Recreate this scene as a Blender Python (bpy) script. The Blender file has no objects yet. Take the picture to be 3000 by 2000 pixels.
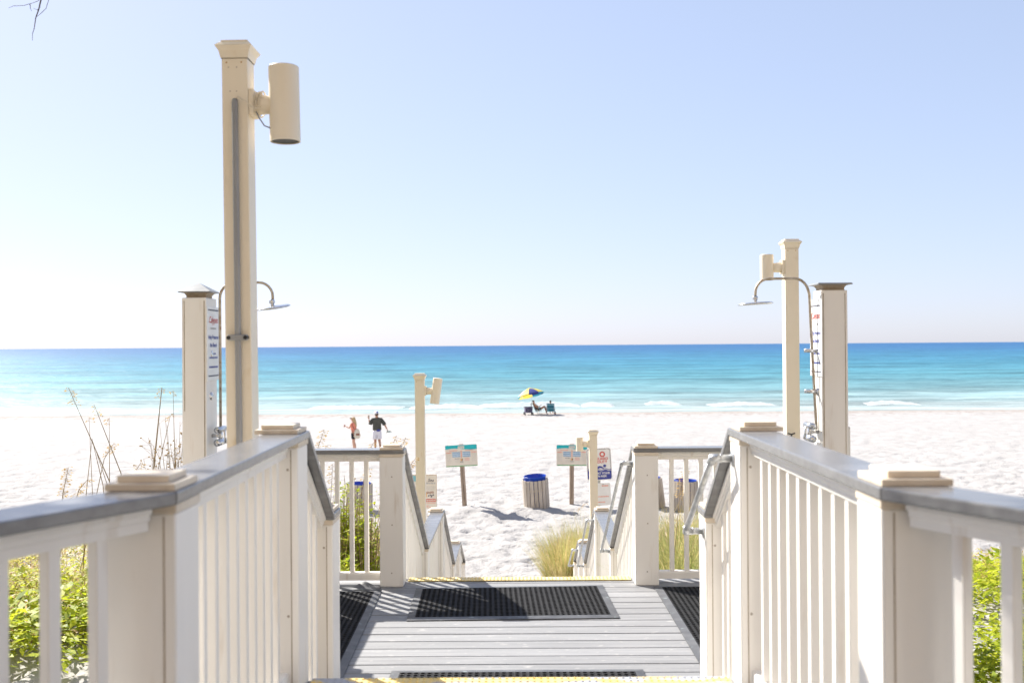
import bpy, math, random
import numpy as np
from mathutils import Vector, Matrix

R = math.radians
random.seed(7)
RNG = np.random.default_rng(11)
SC = bpy.context.scene
COL = SC.collection

# ------------------------------------------------------------------ camera
CAMH = 1.75
YAW, PITCH, ROLL = R(0.334), R(0.226), R(0.401)
cam_d = bpy.data.cameras.new('camera')
cam = bpy.data.objects.new('camera', cam_d)
COL.objects.link(cam)
cam.matrix_world = (Matrix.Translation((0, 0, CAMH)) @ Matrix.Rotation(YAW, 4, 'Z')
                    @ Matrix.Rotation(R(90) + PITCH, 4, 'X') @ Matrix.Rotation(-ROLL, 4, 'Z'))
cam_d.lens = 35.0
cam_d.sensor_width = 36.0
cam_d.clip_start = 0.05
cam_d.clip_end = 60000
cam_d.dof.use_dof = True
cam_d.dof.focus_distance = 9.0
cam_d.dof.aperture_fstop = 3.2
SC.camera = cam

# ------------------------------------------------------------------ sky, sun, exposure
SUN_TO = Vector((-0.90, 0.92, 1.0)).normalized()
ELEV = math.asin(SUN_TO.z)
AZ = math.atan2(SUN_TO.x, SUN_TO.y)            # clockwise from +Y
W = bpy.data.worlds.new('World')
SC.world = W
W.use_nodes = True
wn, wl = W.node_tree.nodes, W.node_tree.links
wn.clear()
sky = wn.new('ShaderNodeTexSky')
sky.sky_type = 'NISHITA'
sky.sun_disc = False
sky.sun_elevation = ELEV
sky.sun_rotation = AZ
sky.altitude = 0
sky.air_density = 0.85
sky.dust_density = 0.55
sky.ozone_density = 9.0
bg = wn.new('ShaderNodeBackground')
bg.inputs['Strength'].default_value = 0.12
# compress the clear-sky contrast, tint and brighten its colour evenly over the whole dome
sgam = wn.new('ShaderNodeGamma'); sgam.inputs['Gamma'].default_value = 0.42
stint = wn.new('ShaderNodeMix'); stint.data_type = 'RGBA'; stint.blend_type = 'MULTIPLY'; stint.inputs['Factor'].default_value = 1
stint.inputs['B'].default_value = (1.80, 1.70, 1.83, 1)
wo = wn.new('ShaderNodeOutputWorld')
wl.new(sky.outputs[0], sgam.inputs['Color'])
wl.new(sgam.outputs[0], stint.inputs['A'])
ssat = wn.new('ShaderNodeHueSaturation'); ssat.inputs['Saturation'].default_value = 0.92
wl.new(stint.outputs['Result'], ssat.inputs['Color'])
wl.new(ssat.outputs[0], bg.inputs['Color'])
wl.new(bg.outputs[0], wo.inputs['Surface'])

sun_d = bpy.data.lights.new('sun', 'SUN')
sun_d.energy = 5.0
sun_d.angle = R(0.53)
sun_d.color = (1.0, 0.95, 0.87)
sun = bpy.data.objects.new('sun', sun_d)
COL.objects.link(sun)
sun.rotation_euler = SUN_TO.to_track_quat('Z', 'Y').to_euler()
sun.location = SUN_TO * 60

SC.view_settings.view_transform = 'Standard'
SC.view_settings.look = 'None'
SC.view_settings.gamma = 1
SC.view_settings.exposure = 1.16
SC.view_settings.use_curve_mapping = False

# ------------------------------------------------------------------ pixel helper (source photo 3000 x 2000)
F = 35.0 / 36.0 * 3000
CM = cam.matrix_world.to_3x3()
def ray(px, py):
    d = CM @ Vector((px - 1500, -(py - 1000), -F))
    return d / d.y
def at_y(px, py, D):
    d = ray(px, py)
    return Vector((d.x * D, D, CAMH + d.z * D))
def at_z(px, py, z):
    d = ray(px, py)
    t = (z - CAMH) / d.z
    return Vector((d.x * t, d.y * t, z))

# ------------------------------------------------------------------ object helpers
WLOC = {}
def link(o, parent=None, at=(0, 0, 0)):
    COL.objects.link(o)
    at = Vector(at)
    if parent is not None:
        o.parent = parent
        o.location = at - WLOC[parent.name]
    else:
        o.location = at
    WLOC[o.name] = at
    return o
def tag(o, label=None, cat=None, group=None, kind=None):
    if label: o['label'] = label
    if cat: o['category'] = cat
    if group: o['group'] = group
    if kind: o['kind'] = kind
    return o
def thing(name, label, cat, at=(0, 0, 0), group=None):
    return tag(link(bpy.data.objects.new(name, None), None, at), label, cat, group)
def mesh(geo, mat=None, name='mesh', smooth=False):
    me = bpy.data.meshes.new(name)
    v, f = geo
    me.from_pydata([tuple(p) for p in v], [], f)
    if mat: me.materials.append(mat)
    if smooth:
        me.polygons.foreach_set('use_smooth', [True] * len(me.polygons))
    me.update()
    return me
def obj(name, geo, mat, parent=None, at=(0, 0, 0), smooth=False):
    me = geo if isinstance(geo, bpy.types.Mesh) else mesh(geo, mat, name, smooth)
    return link(bpy.data.objects.new(name, me), parent, at)
def np_mesh(name, v, f, mat, smooth=False):
    """v (n,3), f (m,k) arrays"""
    me = bpy.data.meshes.new(name)
    n, (m, k) = len(v), f.shape
    me.vertices.add(n); me.vertices.foreach_set('co', np.ascontiguousarray(v, dtype=np.float32).ravel())
    me.loops.add(m * k); me.loops.foreach_set('vertex_index', np.ascontiguousarray(f, dtype=np.int32).ravel())
    me.polygons.add(m)
    me.polygons.foreach_set('loop_start', np.arange(0, m * k, k, dtype=np.int32))
    me.polygons.foreach_set('loop_total', np.full(m, k, dtype=np.int32))
    if smooth: me.polygons.foreach_set('use_smooth', np.ones(m, dtype=bool))
    me.materials.append(mat)
    me.update(calc_edges=True); me.validate()
    return me

# ------------------------------------------------------------------ geometry helpers: each returns (verts, faces)
def join(*gs):
    v, f = [], []
    for a, b in gs:
        n = len(v); v += list(a); f += [tuple(i + n for i in q) for q in b]
    return v, f
def move(g, d):
    d = Vector(d)
    return [Vector(p) + d for p in g[0]], g[1]
def xf(g, M):
    return [M @ Vector(p) for p in g[0]], g[1]
def _orient(v, f):
    c = sum((Vector(p) for p in v), Vector()) / len(v)
    out = []
    for q in f:
        pts = [Vector(v[i]) for i in q]
        n = (pts[1] - pts[0]).cross(pts[2] - pts[0])
        m = sum(pts, Vector()) / len(pts)
        out.append(tuple(q) if n.dot(m - c) >= 0 else tuple(reversed(q)))
    return v, out
def box(x0, x1, y0, y1, z0, z1, c=0.0):
    cx, cy, cz = (x0 + x1) / 2, (y0 + y1) / 2, (z0 + z1) / 2
    hx, hy, hz = abs(x1 - x0) / 2, abs(y1 - y0) / 2, abs(z1 - z0) / 2
    if c <= 0:
        v = [(cx + a * hx, cy + b * hy, cz + d * hz) for a in (-1, 1) for b in (-1, 1) for d in (-1, 1)]
        f = [(0, 1, 3, 2), (4, 6, 7, 5), (0, 4, 5, 1), (2, 3, 7, 6), (0, 2, 6, 4), (1, 5, 7, 3)]
        return _orient(v, f)
    c = min(c, hx * .45, hy * .45, hz * .45)
    v, idx = [], {}
    for a in (-1, 1):
        for b in (-1, 1):
            for d in (-1, 1):
                for k in range(3):
                    e = [hx - c, hy - c, hz - c]; e[k] += c
                    idx[a, b, d, k] = len(v)
                    v.append((cx + a * e[0], cy + b * e[1], cz + d * e[2]))
    f = []
    S = (-1, 1)
    for s in S:
        f.append([idx[s, b, d, 0] for b, d in ((-1, -1), (1, -1), (1, 1), (-1, 1))])
        f.append([idx[b, s, d, 1] for b, d in ((-1, -1), (1, -1), (1, 1), (-1, 1))])
        f.append([idx[b, d, s, 2] for b, d in ((-1, -1), (1, -1), (1, 1), (-1, 1))])
    for a in S:
        for b in S:
            f.append([idx[a, b, -1, 0], idx[a, b, 1, 0], idx[a, b, 1, 1], idx[a, b, -1, 1]])
            f.append([idx[a, -1, b, 0], idx[a, 1, b, 0], idx[a, 1, b, 2], idx[a, -1, b, 2]])
            f.append([idx[-1, a, b, 1], idx[1, a, b, 1], idx[1, a, b, 2], idx[-1, a, b, 2]])
            for d in S:
                f.append([idx[a, b, d, 0], idx[a, b, d, 1], idx[a, b, d, 2]])
    return _orient(v, f)
def extrude(poly, axis, a, b):
    """closed 2D polygon extruded along axis: 'x' poly=(y,z); 'y' poly=(x,z); 'z' poly=(x,y)"""
    def p(u, w, t):
        return {'x': (t, u, w), 'y': (u, t, w), 'z': (u, w, t)}[axis]
    n = len(poly)
    v = [p(u, w, a) for u, w in poly] + [p(u, w, b) for u, w in poly]
    f = [tuple(range(n)), tuple(range(2 * n - 1, n - 1, -1))]
    f += [(i, i + n, (i + 1) % n + n, (i + 1) % n) for i in range(n)]
    area = sum(poly[i][0] * poly[(i + 1) % n][1] - poly[(i + 1) % n][0] * poly[i][1] for i in range(n))
    # outward normals: flip when needed
    sgn = (area > 0) == (b > a)
    if axis == 'y': sgn = not sgn
    if sgn: f = [tuple(reversed(q)) for q in f]
    return v, f
def frame_tube(pts, rad, n=8, cap=True):
    pts = [Vector(p) for p in pts]
    if not hasattr(rad, '__len__'): rad = [rad] * len(pts)
    v, f = [], []
    up = None
    for i, p in enumerate(pts):
        t = (pts[min(i + 1, len(pts) - 1)] - pts[max(i - 1, 0)]).normalized()
        if up is None:
            up = Vector((0, 0, 1)) if abs(t.z) < .9 else Vector((1, 0, 0))
        a = t.cross(up)
        if a.length < 1e-6: a = t.cross(Vector((0, 1, 0)))
        a.normalize(); b = a.cross(t).normalized(); up = b
        for k in range(n):
            th = 2 * math.pi * k / n
            v.append(p + (a * math.cos(th) + b * math.sin(th)) * rad[i])
    for i in range(len(pts) - 1):
        for k in range(n):
            f.append((i * n + k, i * n + (k + 1) % n, (i + 1) * n + (k + 1) % n, (i + 1) * n + k))
    if cap:
        f.append(tuple(range(n - 1, -1, -1)))
        f.append(tuple(range((len(pts) - 1) * n, len(pts) * n)))
    f = [tuple(reversed(q)) for q in f]
    return v, f
def lathe(prof, n=24, close=False):
    """profile [(r,z)] round the z axis"""
    v, f = [], []
    for r, z in prof:
        for k in range(n):
            th = 2 * math.pi * k / n
            v.append((r * math.cos(th), r * math.sin(th), z))
    for i in range(len(prof) - 1):
        for k in range(n):
            f.append((i * n + k, i * n + (k + 1) % n, (i + 1) * n + (k + 1) % n, (i + 1) * n + k))
    return v, f
def disc(r, z, n=24, up=True):
    v = [(r * math.cos(2 * math.pi * k / n), r * math.sin(2 * math.pi * k / n), z) for k in range(n)]
    q = tuple(range(n))
    return v, [q if up else tuple(reversed(q))]
def ellipsoid(c, r, nu=12, nv=8):
    v, f = [], []
    for j in range(nv + 1):
        ph = math.pi * j / nv
        for i in range(nu):
            th = 2 * math.pi * i / nu
            v.append((c[0] + r[0] * math.sin(ph) * math.cos(th), c[1] + r[1] * math.sin(ph) * math.sin(th), c[2] + r[2] * math.cos(ph)))
    for j in range(nv):
        for i in range(nu):
            f.append((j * nu + i, (j + 1) * nu + i, (j + 1) * nu + (i + 1) % nu, j * nu + (i + 1) % nu))
    return v, f

# ------------------------------------------------------------------ noise (numpy)
_perm = RNG.random((256, 256))
def vnoise(x, y):
    xi = np.floor(x).astype(int); yi = np.floor(y).astype(int)
    fx = x - xi; fy = y - yi
    fx = fx * fx * (3 - 2 * fx); fy = fy * fy * (3 - 2 * fy)
    a = _perm[xi & 255, yi & 255]; b = _perm[(xi + 1) & 255, yi & 255]
    c = _perm[xi & 255, (yi + 1) & 255]; d = _perm[(xi + 1) & 255, (yi + 1) & 255]
    return (a * (1 - fx) + b * fx) * (1 - fy) + (c * (1 - fx) + d * fx) * fy
def sstep(a, b, x):
    t = np.clip((x - a) / (b - a), 0, 1)
    return t * t * (3 - 2 * t)

# ------------------------------------------------------------------ materials
def nodes_of(name):
    m = bpy.data.materials.new(name); m.use_nodes = True
    nt = m.node_tree
    return m, nt, nt.nodes['Principled BSDF']
def setp(p, **k):
    for a, b in k.items():
        nm = {'rough': 'Roughness', 'metal': 'Metallic', 'spec': 'Specular IOR Level'}.get(a, a)
        p.inputs[nm].default_value = b
def rgb(c): return (c[0], c[1], c[2], 1)
def M_noise(name, c1, c2, scale=(8, 8, 8), rough=.5, lo=.35, hi=.65, detail=4, bump=0, bscale=None, spec=.4,
            metal=0, objrand=0.0, c3=None, s3=None, lo3=.6, hi3=.75):
    """two (or three) toned noise in world position, optional bump"""
    m, nt, p = nodes_of(name)
    N, L = nt.nodes, nt.links
    geo = N.new('ShaderNodeNewGeometry')
    def noise(sc, det):
        mp = N.new('ShaderNodeMapping'); mp.inputs['Scale'].default_value = sc
        L.new(geo.outputs['Position'], mp.inputs['Vector'])
        t = N.new('ShaderNodeTexNoise'); t.inputs['Scale'].default_value = 1; t.inputs['Detail'].default_value = det
        L.new(mp.outputs[0], t.inputs['Vector'])
        return t
    t = noise(scale, detail)
    rmp = N.new('ShaderNodeValToRGB')
    rmp.color_ramp.elements[0].position = lo; rmp.color_ramp.elements[0].color = rgb(c1)
    rmp.color_ramp.elements[1].position = hi; rmp.color_ramp.elements[1].color = rgb(c2)
    L.new(t.outputs['Fac'], rmp.inputs[0])
    out = rmp.outputs[0]
    if c3:
        t3 = noise(s3, 5)
        r3 = N.new('ShaderNodeMapRange'); r3.inputs['From Min'].default_value = lo3; r3.inputs['From Max'].default_value = hi3
        L.new(t3.outputs['Fac'], r3.inputs['Value'])
        mx = N.new('ShaderNodeMix'); mx.data_type = 'RGBA'
        L.new(r3.outputs[0], mx.inputs['Factor']); L.new(out, mx.inputs['A']); mx.inputs['B'].default_value = rgb(c3)
        out = mx.outputs['Result']
    if objrand:
        oi = N.new('ShaderNodeObjectInfo')
        mr = N.new('ShaderNodeMapRange'); mr.inputs['To Min'].default_value = 1 - objrand; mr.inputs['To Max'].default_value = 1 + objrand
        L.new(oi.outputs['Random'], mr.inputs['Value'])
        hs = N.new('ShaderNodeHueSaturation'); L.new(mr.outputs[0], hs.inputs['Value']); L.new(out, hs.inputs['Color'])
        out = hs.outputs[0]
    L.new(out, p.inputs['Base Color'])
    setp(p, rough=rough, spec=spec, metal=metal)
    if bump:
        tb = noise(bscale or scale, 6)
        b = N.new('ShaderNodeBump'); b.inputs['Strength'].default_value = 1; b.inputs['Distance'].default_value = bump
        L.new(tb.outputs['Fac'], b.inputs['Height']); L.new(b.outputs[0], p.inputs['Normal'])
    return m
def M_plain(name, c, rough=.5, spec=.4, metal=0):
    k = .06
    return M_noise(name, tuple(x * (1 - k) for x in c), tuple(min(1, x * (1 + k)) for x in c), (9, 9, 9), rough, spec=spec, metal=metal)
def M_leaf(name, c1, c2, c3, scale=5.0, trans=.45):
    m, nt, p = nodes_of(name)
    N, L = nt.nodes, nt.links
    geo = N.new('ShaderNodeNewGeometry')
    t = N.new('ShaderNodeTexNoise'); t.inputs['Scale'].default_value = scale; t.inputs['Detail'].default_value = 3
    L.new(geo.outputs['Position'], t.inputs['Vector'])
    t2 = N.new('ShaderNodeTexNoise'); t2.inputs['Scale'].default_value = scale * 13; t2.inputs['Detail'].default_value = 1
    L.new(geo.outputs['Position'], t2.inputs['Vector'])
    ad = N.new('ShaderNodeMath'); ad.operation = 'ADD'
    L.new(t.outputs['Fac'], ad.inputs[0]); L.new(t2.outputs['Fac'], ad.inputs[1])
    hv = N.new('ShaderNodeMath'); hv.operation = 'MULTIPLY'; hv.inputs[1].default_value = .5
    L.new(ad.outputs[0], hv.inputs[0])
    rmp = N.new('ShaderNodeValToRGB')
    e = rmp.color_ramp.elements
    e[0].position = .38; e[0].color = rgb(c1)
    e[1].position = .62; e[1].color = rgb(c3)
    k = e.new(.5); k.color = rgb(c2)
    L.new(hv.outputs[0], rmp.inputs[0])
    L.new(rmp.outputs[0], p.inputs['Base Color'])
    setp(p, rough=.55, spec=.3)
    tr = N.new('ShaderNodeBsdfTranslucent'); L.new(rmp.outputs[0], tr.inputs['Color'])
    mx = N.new('ShaderNodeMixShader'); mx.inputs[0].default_value = trans
    L.new(p.outputs[0], mx.inputs[1]); L.new(tr.outputs[0], mx.inputs[2])
    L.new(mx.outputs[0], nt.nodes['Material Output'].inputs['Surface'])
    return m

M = {}
M['vinyl'] = M_noise('cream_vinyl', (.80, .765, .71), (.84, .81, .76), (7, 7, 1.4), .42, .3, .7, c3=(.62, .53, .43), s3=(17, 17, 2.2), lo3=.60, hi3=.84)
M['vinyl_seam'] = M_noise('vinyl_seam_grime', (.30, .24, .18), (.46, .39, .31), (20, 20, 6), .8)
M['trim'] = M_noise('cream_cap_trim', (.64, .54, .42), (.72, .63, .51), (14, 14, 14), .5, c3=(.55, .45, .33), s3=(18, 18, 18), lo3=.6, hi3=.85)
M['lamp'] = M_noise('tan_painted_lamp', (.80, .71, .56), (.83, .75, .61), (6, 6, 2), .45, c3=(.62, .48, .28), s3=(9, 9, 5), lo3=.66, hi3=.85)
M['composite'] = M_noise('grey_composite_board', (.145, .145, .147), (.185, .185, .187), (3, 40, 40), .25, bump=.0004, bscale=(6, 60, 60), spec=.8, c3=(.25, .25, .255), s3=(5, 5, 5), lo3=.55, hi3=.8)
M['deck'] = M_noise('grey_deck_board', (.225, .226, .231), (.285, .286, .292), (2.0, 45, 45), .62, bump=.0007, bscale=(4, 70, 70), objrand=.10, c3=(.47, .455, .44), s3=(14, 24, 14), lo3=.60, hi3=.86)
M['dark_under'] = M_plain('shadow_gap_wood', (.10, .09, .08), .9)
M['rubber'] = M_noise('black_rubber_sandy', (.012, .0125, .014), (.022, .022, .024), (20, 20, 20), .75, spec=.15, c3=(.15, .145, .14), s3=(38, 38, 38), lo3=.68, hi3=.84)
M['rubber_hole'] = M_plain('mat_hole_rubber', (.012, .012, .013), .8)
M['rubber_rim'] = M_noise('mat_border_rubber', (.07, .073, .08), (.12, .123, .13), (9, 9, 9), .5, c3=(.30, .36, .36), s3=(22, 22, 22), lo3=.62, hi3=.8)
M['yellow'] = M_noise('worn_yellow_tread', (.74, .53, .17), (.80, .62, .26), (12, 12, 12), .6, c3=(.40, .42, .47), s3=(5, 16, 5), lo3=.5, hi3=.58)
M['yellow2'] = M_noise('yellow_tread', (.74, .57, .24), (.80, .66, .34), (12, 12, 12), .6, c3=(.70, .62, .42), s3=(6, 16, 6), lo3=.55, hi3=.7)
M['galv'] = M_noise('galvanised_pipe', (.42, .43, .44), (.60, .61, .61), (30, 30, 30), .38, metal=.75, c3=(.36, .27, .2), s3=(25, 25, 25), lo3=.68, hi3=.85)
M['chrome'] = M_noise('shower_chrome', (.60, .61, .62), (.72, .72, .73), (20, 20, 20), .22, metal=.9)
M['rust'] = M_noise('rusty_shower_pipe', (.40, .33, .24), (.55, .50, .42), (30, 30, 30), .42, metal=.5, c3=(.28, .13, .05), s3=(24, 24, 24), lo3=.55, hi3=.72)
M['conduit'] = M_noise('grey_conduit', (.26, .26, .26), (.32, .32, .32), (20, 20, 3), .5)
M['cap_neck'] = M_noise('weathered_cap_neck', (.30, .24, .17), (.40, .33, .25), (20, 20, 20), .7)
M['cap_roof'] = M_noise('grey_metal_cap', (.22, .23, .24), (.30, .31, .32), (12, 12, 12), .45, metal=.3)
M['cable'] = M_plain('cream_cable', (.72, .64, .50), .5)
M['black'] = M_plain('black_plastic', (.02, .02, .022), .5)
M['screw'] = M_plain('screw_plug', (.42, .36, .30), .6)
M['rustspot'] = M_plain('rust_screw', (.50, .30, .10), .8)
M['white_sign'] = M_noise('white_sign_face', (.80, .79, .76), (.84, .83, .81), (7, 7, 7), .35)
M['cream_sign'] = M_noise('cream_sign_face', (.72, .66, .55), (.78, .72, .62), (5, 5, 5), .4)
M['teal'] = M_plain('teal_print', (.01, .46, .50), .4)
M['sgreen'] = M_plain('green_print', (.07, .38, .12), .4)
M['red'] = M_plain('red_print', (.62, .07, .05), .4)
M['salmon'] = M_plain('salmon_print', (.80, .35, .26), .4)
M['navy'] = M_plain('navy_print', (.045, .06, .30), .4)
M['blue'] = M_plain('blue_print', (.03, .19, .38), .4)
M['paleblue'] = M_plain('pale_blue_print', (.55, .66, .74), .4)
M['grey_print'] = M_plain('grey_print', (.48, .46, .43), .5)
M['dark_print'] = M_plain('dark_print', (.07, .07, .10), .5)
M['brown_print'] = M_plain('brown_print', (.42, .24, .09), .5)
M['orange_print'] = M_plain('orange_print', (.78, .45, .18), .5)
M['wood'] = M_noise('weathered_post', (.30, .225, .165), (.42, .33, .255), (22, 22, 2.2), .8, bump=.004, bscale=(30, 30, 2.5), c3=(.15, .10, .07), s3=(34, 34, 1.6), lo3=.6, hi3=.7)
M['slat'] = M_noise('weathered_slat', (.42, .365, .30), (.53, .47, .40), (20, 20, 2.5), .75, objrand=.12, bump=.002, bscale=(40, 40, 4), c3=(.30, .25, .20), s3=(9, 9, 2), lo3=.6, hi3=.75)
M['bin_blue'] = M_plain('blue_bin_liner', (.010, .06, .42), .35)
M['bin_in'] = M_plain('dark_bin_inside', (.012, .02, .08), .6)
M['skin'] = M_plain('skin', (.62, .36, .25), .55)
M['skin2'] = M_plain('tanned_skin', (.50, .26, .16), .55)
M['olive'] = M_noise('olive_shirt', (.070, .072, .058), (.095, .095, .078), (6, 6, 6), .85)
M['wshort'] = M_noise('white_shorts', (.74, .72, .76), (.82, .80, .83), (8, 8, 8), .8)
M['coral'] = M_noise('coral_top', (.80, .25, .17), (.86, .32, .23), (8, 8, 8), .8)
M['bshort'] = M_plain('black_shorts', (.02, .02, .025), .7)
M['hair'] = M_noise('blonde_hair', (.42, .28, .13), (.66, .50, .28), (60, 60, 6), .5)
M['hair2'] = M_plain('dark_hair', (.09, .055, .035), .6)
M['canvas'] = M_noise('cream_canvas', (.70, .64, .50), (.78, .72, .60), (20, 20, 20), .85)
M['leather'] = M_plain('brown_leather', (.30, .12, .07), .5)
M['umb_y'] = M_leaf('yellow_umbrella', (.86, .66, .08), (.88, .70, .10), (.9, .74, .14), 2, .35)
M['umb_w'] = M_leaf('white_umbrella', (.82, .84, .82), (.84, .86, .84), (.86, .88, .86), 2, .35)
M['umb_n'] = M_leaf('navy_umbrella', (.03, .04, .20), (.035, .045, .22), (.04, .05, .24), 2, .2)
M['umb_t'] = M_leaf('teal_umbrella', (.03, .36, .52), (.035, .38, .54), (.04, .4, .56), 2, .3)
M['cart'] = M_plain('plum_cart_cloth', (.10, .085, .15), .8)
M['chair_g'] = M_plain('green_chair_cloth', (.035, .17, .17), .8)
M['chair_t'] = M_plain('teal_chair_cloth', (.02, .20, .28), .8)
M['chair_l'] = M_plain('pale_chair_stripe', (.22, .50, .55), .8)
M['alu'] = M_plain('aluminium_frame', (.72, .73, .74), .3, metal=.6)
M['foam'] = M_leaf('sea_foam', (.74, .80, .80), (.82, .85, .85), (.88, .89, .89), .5, .5)
M['bark'] = M_noise('grey_bark', (.10, .085, .09), (.17, .15, .15), (20, 20, 8), .9, bump=.004)
M['stalk'] = M_noise('dry_stalk', (.24, .17, .10), (.36, .27, .17), (20, 20, 6), .8)
M['seed'] = M_leaf('seed_head', (.42, .28, .12), (.55, .39, .19), (.66, .50, .28), 14, .35)
M['leaf_g'] = M_leaf('dune_leaf_green', (.20, .29, .018), (.42, .48, .025), (.62, .62, .05), 4.5, .5)
M['leaf_y'] = M_leaf('dune_leaf_yellow', (.34, .38, .05), (.52, .52, .08), (.62, .52, .14), 3.0, .5)
M['leaf_d'] = M_leaf('dry_leaf', (.36, .22, .09), (.48, .32, .14), (.58, .45, .25), 4.0, .4)
M['grass_g'] = M_leaf('dune_grass_green', (.24, .31, .08), (.40, .41, .13), (.58, .52, .24), 3.0, .45)
M['grass_t'] = M_leaf('dune_grass_tan', (.50, .35, .13), (.63, .49, .22), (.72, .61, .36), 3.0, .45)

# ------------------------------------------------------------------ terrain heights
STAIR_PTS = [(-40, -.6), (7.4, -.6), (9.0, -1.55), (11.2, -1.6), (12.9, -2.5), (14.3, -2.52), (16.5, -2.56), (26, -2.6), (27.5, -2.62), (60, -3.14), (76, -3.42), (79, -3.56), (90, -3.9), (120, -4.6), (90000, -6)]
DUNE_PTS = [(-40, -.45), (7.0, -.45), (9, -.55), (11, -.66), (12.4, -.80), (13.5, -1.25), (15.5, -2.15), (17.5, -2.52), (20, -2.58), (26, -2.6), (27.5, -2.62), (60, -3.14), (76, -3.42), (79, -3.56), (90, -3.9), (120, -4.6), (90000, -6)]
def _interp(pts, y):
    return np.interp(y, [p[0] for p in pts], [p[1] for p in pts])
def ground_base(x, y):
    x = np.asarray(x, float); y = np.asarray(y, float)
    d = _interp(DUNE_PTS, y) + .16 * (vnoise(x * .35 + 40, y * .35 + 9) - .5) * sstep(20, 14, y) * sstep(1.0, 2.6, np.abs(x))
    d = d - .24 * sstep(.5, 2.0, x) * sstep(9.0, 11.5, y) * sstep(19, 15, y)
    s = _interp(STAIR_PTS, y)
    w = sstep(1.5, 1.1, np.abs(x))
    z = d * (1 - w) + np.minimum(d, s) * w
    z += .06 * (vnoise(x * .16 + 3, y * .3 + 5) - .5) * sstep(16, 22, y) * sstep(80, 60, y)
    # low mounds of blown sand round the sign posts
    z += .16 * np.exp(-(((x + 1.0) / 1.6) ** 2 + ((y - 25.9) / 1.0) ** 2))
    return z
def ground(x, y):
    z = ground_base(x, y)
    x = np.asarray(x, float); y = np.asarray(y, float)
    amp = sstep(-2, 7, y) * sstep(79, 74, y)
    n1 = vnoise(x * 2.6 + 11, y * 2.3 + 3); n2 = vnoise(x * 5.2 + 7, y * 4.6 + 31); n3 = vnoise(x * 11, y * 9 + 17)
    foot = sstep(.62, .76, n1) * .042 + sstep(.60, .74, n2) * .055
    far = sstep(60, 25, y) * .5 + .5
    z = z - amp * far * foot + amp * .022 * (n3 - .5) + amp * .02 * (n2 - .5)
    # tyre ruts running along the beach
    for y0 in (34.0, 36.2):
        z = z - .05 * np.exp(-((y - y0 - .8 * np.sin(x * .05)) / .25) ** 2)
    return z
def gz(x, y): return float(ground(np.array([x]), np.array([y]))[0])

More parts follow.
